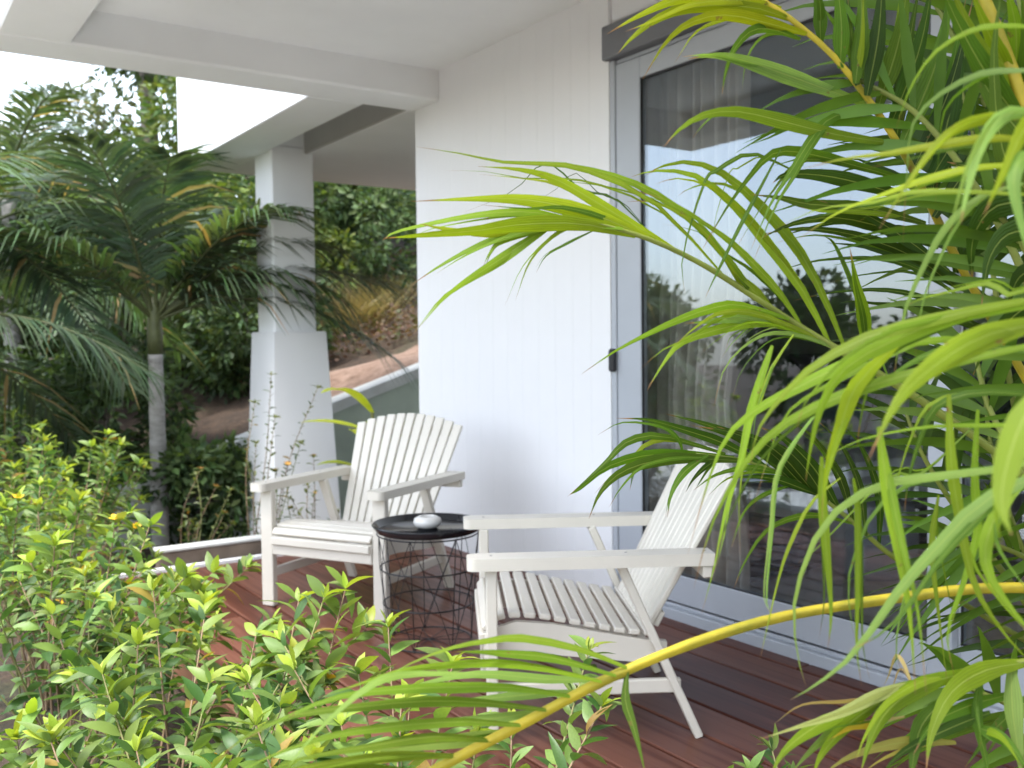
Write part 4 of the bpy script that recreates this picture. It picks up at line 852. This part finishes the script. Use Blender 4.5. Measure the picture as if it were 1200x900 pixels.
shrub((1.05, 6.0, Z0), .80, .40, 23, 'bushy shrub beside the low concrete kerb', (0, 0), seed=8, flowers=3, nparts=200)
shrub((.70, 6.7, Z0 - .1), 1.05, .55, 27, 'tall shrub in front of the palm trunk', (0, 0), seed=9, flowers=2, nparts=0)
shrub((1.35, 6.9, -.35), .9, .45, 12, 'shrub between palm trunk and garden wall', (0, 0), seed=10, flowers=1, nparts=0)
shrub((.75, 1.25, Z0), .6, .25, 4, 'leafy shoot reaching over the deck under the yellow palm rib', (.1, .1), leafL=.06, seed=11, dens=2.0, bare=.68, tips=[at(600, 850, 1.75), at(705, 828, 1.75), at(690, 762, 2.0), at(470, 830, 1.8)])
shrub((1.20, .82, Z0), .55, .15, 4, 'glossy green shoot at the near end of the deck', (.0, .1), leafL=.055, seed=12, dens=2.0, bare=.6, cols=(SGD, SGD, SG), tips=[at(905, 880, 1.75), at(880, 905, 1.7), at(930, 910, 1.75), at(850, 915, 1.7)])
shrub((.26, 1.8, Z0), .5, .25, 14, 'low twiggy shrub at the garden side of the bed front', (.05, 0), seed=18)
shrub((.30, 2.4, Z0), .6, .28, 16, 'twiggy shrub behind the low twiggy one at the bed side', (.05, 0), seed=19)
shrub((.42, 1.5, Z0), .5, .35, 20, 'low leafy shrub at the front of the planting bed', (.1, 0), seed=13, tips=[at(60, 870, 1.95), at(160, 880, 1.9), at(330, 880, 1.9), at(430, 900, 1.85), at(250, 905, 1.85)])
FC = ((.10, .13, .04), (.055, .09, .035), (.16, .18, .05))
shrub((2.15, 6.15, -.3), 1.1, .22, 9, 'thin leggy shrub with orange blooms against the pillar', (0, 0), .05, 0, 3, 14, .6, cols=FC, fl=FLO, tips=[at(372, 455, 6.3), at(318, 440, 6.3), at(352, 520, 6.1), at(300, 520, 6.2)], group='flowering shrubs behind the kerb', bare=.15)
shrub((1.75, 6.2, -.3), .75, .25, 10, 'dry flowering shrub behind the concrete kerb', (0, 0), .05, 0, 3, 15, .7, cols=FC, fl=FLO, group='flowering shrubs behind the kerb', bare=.15)
shrub((2.55, 6.1, -.3), .7, .25, 9, 'dry flowering shrub behind the far chair', (0, 0), .05, 0, 3, 16, .6, cols=FC, fl=FLO, group='flowering shrubs behind the kerb', bare=.15)
shrub((.85, 1.6, Z0), .5, .3, 12, 'leafy shrub on the deck edge below the pale palm leaflets', (.1, 0), seed=17, tips=[at(455, 735, 2.25), at(345, 785, 2.15), at(420, 790, 2.1), at(300, 850, 1.9), at(400, 850, 1.9), at(470, 870, 1.8), at(370, 890, 1.8), at(530, 780, 2.1), at(290, 800, 2.1), at(480, 825, 2.0), at(560, 860, 1.9), at(330, 750, 2.3)])
# broad leaved plants
def broad_plant(base, n, L, Wd, hgt, c, label, seed, blooms=0):
    r_ = random.Random(seed); ob = empty('broad_leaf_plant', base); tag(ob, label, 'plant')
    for k in range(n):
        a = 2 * math.pi * k / n + r_.uniform(-.3, .3); d = Vector((math.cos(a), math.sin(a), 0)); l = L * r_.uniform(.8, 1.1); e = r_.uniform(.5, 1.1)
        h0 = Vector((0, 0, hgt * r_.uniform(.5, 1)))
        P = [h0 + d * (l * s_) + Vector((0, 0, e * l * (s_ - .7 * s_ * s_))) for s_ in [j / 9 for j in range(10)]]
        m_ = MB(); leaf_strip(m_, P, Wd, lambda p, T, t_: T.cross(Vector((0, 0, 1))), .25, wprof=lambda t_: max(.05, math.sin(math.pi * min(1, .05 + .95 * t_)) ** .7)); o = m_.build('leaf', 'shrub_leaf', ob, True); o.color = (*jit(c, .2, r_), 1)
    m_ = MB(); m_.tube([(0, 0, 0), (0, 0, hgt)], .012, 6); m_.build('stem', 'twig_green', ob)
    for k in range(blooms):
        inst('flower', FLY, ob, Matrix.Translation((r_.uniform(-.08, .08), r_.uniform(-.08, .08), hgt + .16)) @ Matrix.Scale(.07, 4))
broad_plant((2.93, 5.98, -.35), 11, .46, .13, 1.16, (.26, .33, .03), 'yellow green broad leaved plant behind the far chair', 31)
broad_plant((1.55, 7.7, -.35), 9, .42, .11, .75, (.22, .33, .04), 'yellow green broad leaved plant with a yellow bloom beside the palm trunk', 32, 2)
# white stones among the stems
st = random.Random(5)
for k, (x, y, s_, lab) in enumerate(((.52, 2.75, .12, 'largest rough white stone among the shrub stems'), (.66, 2.95, .09, 'middle sized white stone behind the largest white stone'), (.44, 2.5, .07, 'small white stone in front of the largest white stone'), (.62, 2.05, .09, 'white stone under the nearest shrub'))):
    bm = bmesh.new(); bmesh.ops.create_icosphere(bm, subdivisions=2, radius=s_)
    for v in bm.verts: v.co = Vector((v.co.x * 1.2, v.co.y * .9, v.co.z * .75)) * st.uniform(.85, 1.12)
    me = bpy.data.meshes.new('rock'); bm.to_mesh(me); bm.free(); me.materials.append(MATS['stone_white'])
    o = bpy.data.objects.new('rock', me); col.objects.link(o); o.location = (x, y, Z0 + s_ * .45); o.rotation_euler.z = st.uniform(0, 6); tag(o, lab, 'rock', 'white stones in the planting bed')

# ------------------------------------------------------------------ background palms
def bg_palm(base, hgt, nfr, L, label, seed, rt=.06, lean=(0, 0), col_=(DG, MG), el=(1.25, -.35), azs=None, crown=.35):
    r_ = random.Random(seed); base = Vector(base); ob = empty('palm_tree', base); tag(ob, label, 'palm tree', 'palms in the garden')
    top = Vector((lean[0], lean[1], hgt)); m_ = MB(); P = cr([(0, 0, -.1), (lean[0] * .3, lean[1] * .3, hgt * .5), top], 14)
    m_.tube(P, [rt * (1.25 - .3 * i / 13) * (1.06 if i % 2 else 1) for i in range(14)], 10, True); m_.build('trunk', 'palm_bark', ob, True)
    m_ = MB(); m_.tube([top + Vector((0, 0, z)) for z in (-.05, .1, .25, .4)], [rt * 1.0, rt * 1.1, rt * .9, rt * .5], 10, True); m_.build('crownshaft', 'rachis_dark', ob, True)
    for k in range(nfr):
        q = k / max(1, nfr - 1); az = k * 2.39996 + r_.uniform(-.25, .25)
        if azs and k < len(azs): az, e0 = azs[k]
        else: e0 = el[0] + (el[1] - el[0]) * q + r_.uniform(-.1, .1)
        d = Vector((math.cos(az), math.sin(az), 0)); l = L * r_.uniform(.85, 1.1); S = Vector((-d.y, d.x, 0))
        e0 = max(-.6, e0); drop = r_.uniform(.35, .62)
        pts = [top + Vector((0, 0, crown * .6)) + d * (l * (s_ * math.cos(e0))) + Vector((0, 0, l * (math.sin(e0) * s_ - drop * s_ ** 2.1))) for s_ in [j / 24 for j in range(25)]]
        m_ = MB(); m_.tube(pts, [.016 - .012 * j / 24 for j in range(25)], 5); fo = m_.build('frond', 'rachis_dark', ob, True)
        mb = MB(); base_c = col_[r_.random() < .35]
        for i in range(44):
            t_ = .14 + .86 * i / 43; f_ = t_ * 24; a = min(23, int(f_)); p = pts[a].lerp(pts[a + 1], f_ - a); T = (pts[a + 1] - pts[a]).normalized(); N = S.cross(T)
            if N.z < 0: N = -N
            ll = l * .34 * (.45 + 1.1 * math.sin(math.pi * (.12 + .8 * t_))) * .72 * r_.uniform(.9, 1.1)
            for sd_ in (-1, 1):
                if r_.random() < .05: continue
                D = (T * (.55 + .5 * t_) + S * (sd_ * 1.0) + N * r_.uniform(.1, .35)).normalized(); g_ = r_.uniform(.3, .6)
                Q = [p + D * (ll * s_) + Vector((0, 0, -g_ * ll * s_ ** 2)) for s_ in (0, .3, .6, 1)]
                mb.cur = jit(base_c, .3, r_) if r_.random() > .04 else jit(DRY, .2, r_)
                leaf_strip(mb, Q, .034, lambda p_, T_, tt, N=N: T_.cross(N), .15)
        o = mb.build('leaflets', 'far_foliage', fo, True, True)
    return ob
PD = (.056, .088, .050); PM = (.085, .135, .060)
def gnd(x, y, d):
    p = at(x, y, d); return Vector((p.x, p.y, ground_h(p.x, p.y)))
def palm_at(x, y, d, nfr, L, label, seed, **k):
    p = at(x, y, d); b_ = Vector((p.x, p.y, ground_h(p.x, p.y))); return bg_palm(b_, p.z - b_.z, nfr, L, label, seed, col_=(PD, PM), **k)
palm_at(182, 408, 7.6, 16, 2.1, 'small palm with a smooth grey trunk beside the pillar', 41, rt=.058, el=(1.35, .15), azs=[(-.6, 1.0), (-.45, .8), (-.72, .62), (-.35, 1.2), (-.95, .9), (-.55, .42), (.3, 1.25), (2.5, 1.2), (2.9, .95), (3.5, .8), (-.65, .7), (1.2, 1.1), (-1.5, 1.35), (3.9, 1.2), (-.45, .55), (2.2, .7)])
palm_at(-25, 300, 7.4, 11, 1.75, 'full palm with drooping fronds left of the grey trunked palm', 42, rt=.07)
palm_at(10, 230, 10.5, 11, 1.9, 'taller palm rising behind the other garden palms', 43, rt=.08)
palm_at(-130, 420, 6.4, 10, 1.7, 'palm at the garden side edge of the planting bed', 44, rt=.06)
palm_at(115, 340, 11, 10, 1.6, 'palm standing deep in the garden in front of the trees', 45, rt=.07)

# ------------------------------------------------------------------ trees and bushes
def tree(base, hgt, rad, label, seed, n=5000, leaf=.16, cols=((.04, .075, .025), (.075, .12, .03), (.11, .15, .05)), squash=.8, low=.35, clumps=26, name='tree', cat='tree', group='trees behind the garden', trunk_r=None, dens=.28):
    r_ = random.Random(seed); base = Vector(base); ob = empty(name, base); tag(ob, label, cat, group)
    tr_ = trunk_r or hgt * .022; ch = hgt * (1 + low) / 2; m_ = MB()
    P = cr([(0, 0, -.2), (r_.uniform(-.1, .1) * hgt * .3, r_.uniform(-.1, .1) * hgt * .3, hgt * .35), (0, 0, ch)], 10); m_.tube(P, [tr_ * (1.2 - .8 * i / 9) for i in range(10)], 8)
    cl = []
    for k in range(clumps):
        while True:
            u = Vector((r_.uniform(-1, 1), r_.uniform(-1, 1), r_.uniform(-1, 1)))
            if .25 < u.length < 1: break
        u = u.normalized() * (u.length ** .5)
        c = Vector((u.x * rad * .8, u.y * rad * .8, ch + u.z * (hgt - hgt * low) / 2 * .85)); cl.append((c, rad * r_.uniform(.22, .42)))
    for c, cr_ in cl[:10]:
        s_ = P[r_.randrange(4, 9)]; m_.tube(cr([s_, s_.lerp(c, .5) + Vector((0, 0, -.05 * hgt)), c], 6), [tr_ * .5 * (1 - .8 * i / 5) for i in range(6)], 5)
    m_.build('trunk', 'bark', ob, True); mb = MB()
    for k in range(n):
        c, cr_ = cl[k % clumps]; v = Vector((r_.gauss(0, 1), r_.gauss(0, 1), r_.gauss(0, .8)))
        v = v.normalized() * (cr_ * r_.uniform(.35, 1.05) ** .6); p = c + v
        d = (v.normalized() + Vector((r_.uniform(-1, 1), r_.uniform(-1, 1), r_.uniform(-.9, .4)))).normalized(); X = d.orthogonal().normalized(); X = Quaternion(d, r_.uniform(0, 6.28)) @ X; l = leaf * r_.uniform(.6, 1.3); w_ = l * r_.uniform(.35, .55)
        tone = cols[(k % clumps) % len(cols)] if r_.random() < .65 else cols[r_.randrange(len(cols))]
        mb.cur = jit(tone, .25, r_); Z = d.cross(X)
        mb.quad([p, p + d * l * .5 + X * w_ * .5 + Z * l * .08, p + d * l, p + d * l * .5 - X * w_ * .5 + Z * l * .08])
    o = mb.build('crown', 'far_foliage', ob, False, True); return ob
def T(x, y, d, hgt, rad, label, seed, **k):
    return tree(gnd(x, y, d), hgt, rad, label, seed, **k)
LT = ((.09, .11, .06), (.13, .16, .08), (.16, .18, .12)); YGT = ((.10, .14, .03), (.14, .18, .04), (.07, .12, .03)); DK = ((.042, .075, .030), (.07, .115, .04), (.095, .145, .05))
T(188, 400, 17, 7.4, 1.75, 'tall dark leafy tree behind the white fascia', 51, n=17000, leaf=.2, clumps=44, cols=DK, low=.3)
T(95, 400, 15, 3.3, 1.1, 'pale sparse leafy tree behind the garden palms', 52, n=1800, leaf=.15, cols=LT, low=.35)
T(20, 400, 16, 2.9, 1.3, 'pale tree at the garden side behind the tallest palm', 53, n=2200, leaf=.16, cols=LT, low=.3)
B_ = 'bushes filling the garden behind the palms'
def bush(x, d, hgt, rad, label, seed, **k): return tree(gnd(x, 450, d), hgt, rad, label, seed, name='bush', cat='bush', group=B_, low=.0, **k)
bush(235, 11.5, 2.9, 1.2, 'yellow green bush behind the grey trunked palm', 61, n=5000, leaf=.13, cols=YGT)
bush(140, 11.0, 2.6, 1.2, 'olive bush behind the palm fronds', 62, n=5000, leaf=.13, cols=DK)
bush(40, 11.5, 2.7, 1.3, 'dark bush at the garden side behind the palms', 63, n=5000, leaf=.13, cols=DK)
bush(290, 10.5, 1.7, .9, 'low dark bush beside the pillar', 64, n=5000, leaf=.11, cols=DK)
bush(232, 7.9, 1.0, .5, 'small dark bush behind the palm trunk', 65, n=3500, leaf=.10, cols=DK)
bush(125, 8.2, 1.25, .7, 'dark undergrowth bush left of the palm trunk', 66, n=3500, leaf=.10, cols=DK)
bush(20, 9.0, 1.3, .8, 'dark undergrowth bush below the drooping palm', 67, n=3500, leaf=.10, cols=DK)
bush(310, 13.5, 3.4, 1.5, 'tall green bush seen beside the pillar shaft', 68, n=6000, leaf=.15, cols=DK)
bush(265, 15.5, 4.2, 1.6, 'bright green bush under the white fascia', 69, n=5000, leaf=.16, cols=YGT)
# hillside trees right of the pillar
for k, (x, d, hgt, rad, c, lab) in enumerate(((395, 15.0, 4.2, 1.5, DK, 'dense green tree on the bank right of the pillar'), (450, 15.5, 4.6, 1.6, DK, 'dense dark tree on the bank next to the villa corner'), (350, 17, 5.2, 1.7, DK, 'tall dark tree on the slope behind the pillar'), (420, 18, 6.0, 1.9, YGT, 'bright green tree high on the slope'), (480, 18.5, 6.0, 2.0, DK, 'tall dark tree high on the slope behind the villa corner'), (540, 16.5, 4.8, 1.8, DK, 'leafy tree on the slope behind the villa'))):
    T(x, 400, d, hgt, rad, lab, 70 + k, n=7000, leaf=.17, cols=c, low=.05, clumps=34)
bush(455, 13.2, 1.5, .8, 'dark green bush on the bank near the villa corner', 81, n=4000, leaf=.10, cols=DK)
bush(372, 12.6, 1.2, .6, 'bright low bush on the bank beside the pillar', 82, n=3000, leaf=.10, cols=YGT)
# dry grass tuft and leaf litter on the bank
def tuft(x, d, n, L, c, label, seed):
    r_ = random.Random(seed); b_ = gnd(x, 400, d); mb = MB()
    for k in range(n):
        a = r_.uniform(0, 6.28); rr = r_.uniform(0, .55); p = Vector((math.cos(a) * rr, math.sin(a) * rr, 0)); d_ = Vector((math.cos(a) * r_.uniform(.1, .7), math.sin(a) * r_.uniform(.1, .7), 1)).normalized(); l = L * r_.uniform(.5, 1.1); mb.cur = jit(c, .3, r_)
        Q = [p + d_ * l * s_ + Vector((d_.x, d_.y, -.5)) * (l * .35 * s_ * s_) for s_ in (0, .35, .7, 1)]; leaf_strip(mb, Q, .014, lambda p_, T_, t_: T_.orthogonal(), .1)
    o = mb.build('dry_grass', 'far_foliage', None, False, True); o.location = b_; tag(o, label, 'grass', None, 'stuff')
tuft(405, 12.0, 900, .75, (.30, .24, .12), 'tuft of dry straw coloured grass on the bank beside the pillar', 91)
tuft(430, 12.6, 700, .6, (.26, .22, .11), 'second tuft of dry grass on the bank under the trees', 92)
r_ = random.Random(93); mb = MB()
for k in range(8000):
    x = r_.uniform(3.4, 8.6); y = max(9.9 - .28 * (x - 3.8), 9.2) + 4.6 * r_.random() ** 1.3; p = Vector((x, y, ground_h(x, y) + r_.uniform(.03, .22))); a = r_.uniform(0, 6.28); d_ = Vector((math.cos(a), math.sin(a), r_.uniform(-.3, .6))).normalized(); X = d_.orthogonal().normalized(); X = Quaternion(d_, r_.uniform(0, 6)) @ X; l = r_.uniform(.04, .095); mb.cur = jit(r_.choice(((.13, .08, .055), (.19, .125, .085), (.12, .075, .05), (.09, .10, .04))), .3, r_)
    mb.quad([p, p + d_ * l * .5 + X * l * .25, p + d_ * l, p + d_ * l * .5 - X * l * .25])
o = mb.build('leaf_litter', 'far_foliage', None, False, True); tag(o, 'brown leaf litter and dry brush on the bank', 'leaf litter', None, 'stuff')
# garden on the open side, seen mirrored in the glass
for k, (x, y, hgt, rad, lab) in enumerate(((-9.5, 12.5, 4.2, 1.7, 'layered dark tree mirrored in the glass door'), (-13, 10.5, 3.9, 2.0, 'dark tree farther down the garden mirrored in the glass'), (-7.0, 14.5, 3.6, 1.8, 'dark garden tree mirrored beside the curtain'), (-5.5, 17, 4.0, 1.9, 'dark garden tree on the open side behind the palms'), (-17, 14, 4.0, 2.4, 'distant dark tree on the open garden side'), (-3.5, 11, 2.9, 1.4, 'dark bushy tree on the open side of the bed'), (-12, 7.0, 3.0, 1.7, 'low dark tree on the open garden side'), (-16, 8, 3.4, 2.0, 'round dark tree far on the open garden side'))):
    tree((x, y, ground_h(x, y)), (hgt + .8) * .74, rad * .8, lab, 100 + k, n=4000, leaf=.22, cols=DK, low=.05, group='trees on the open garden side')
bpy.context.view_layer.update()
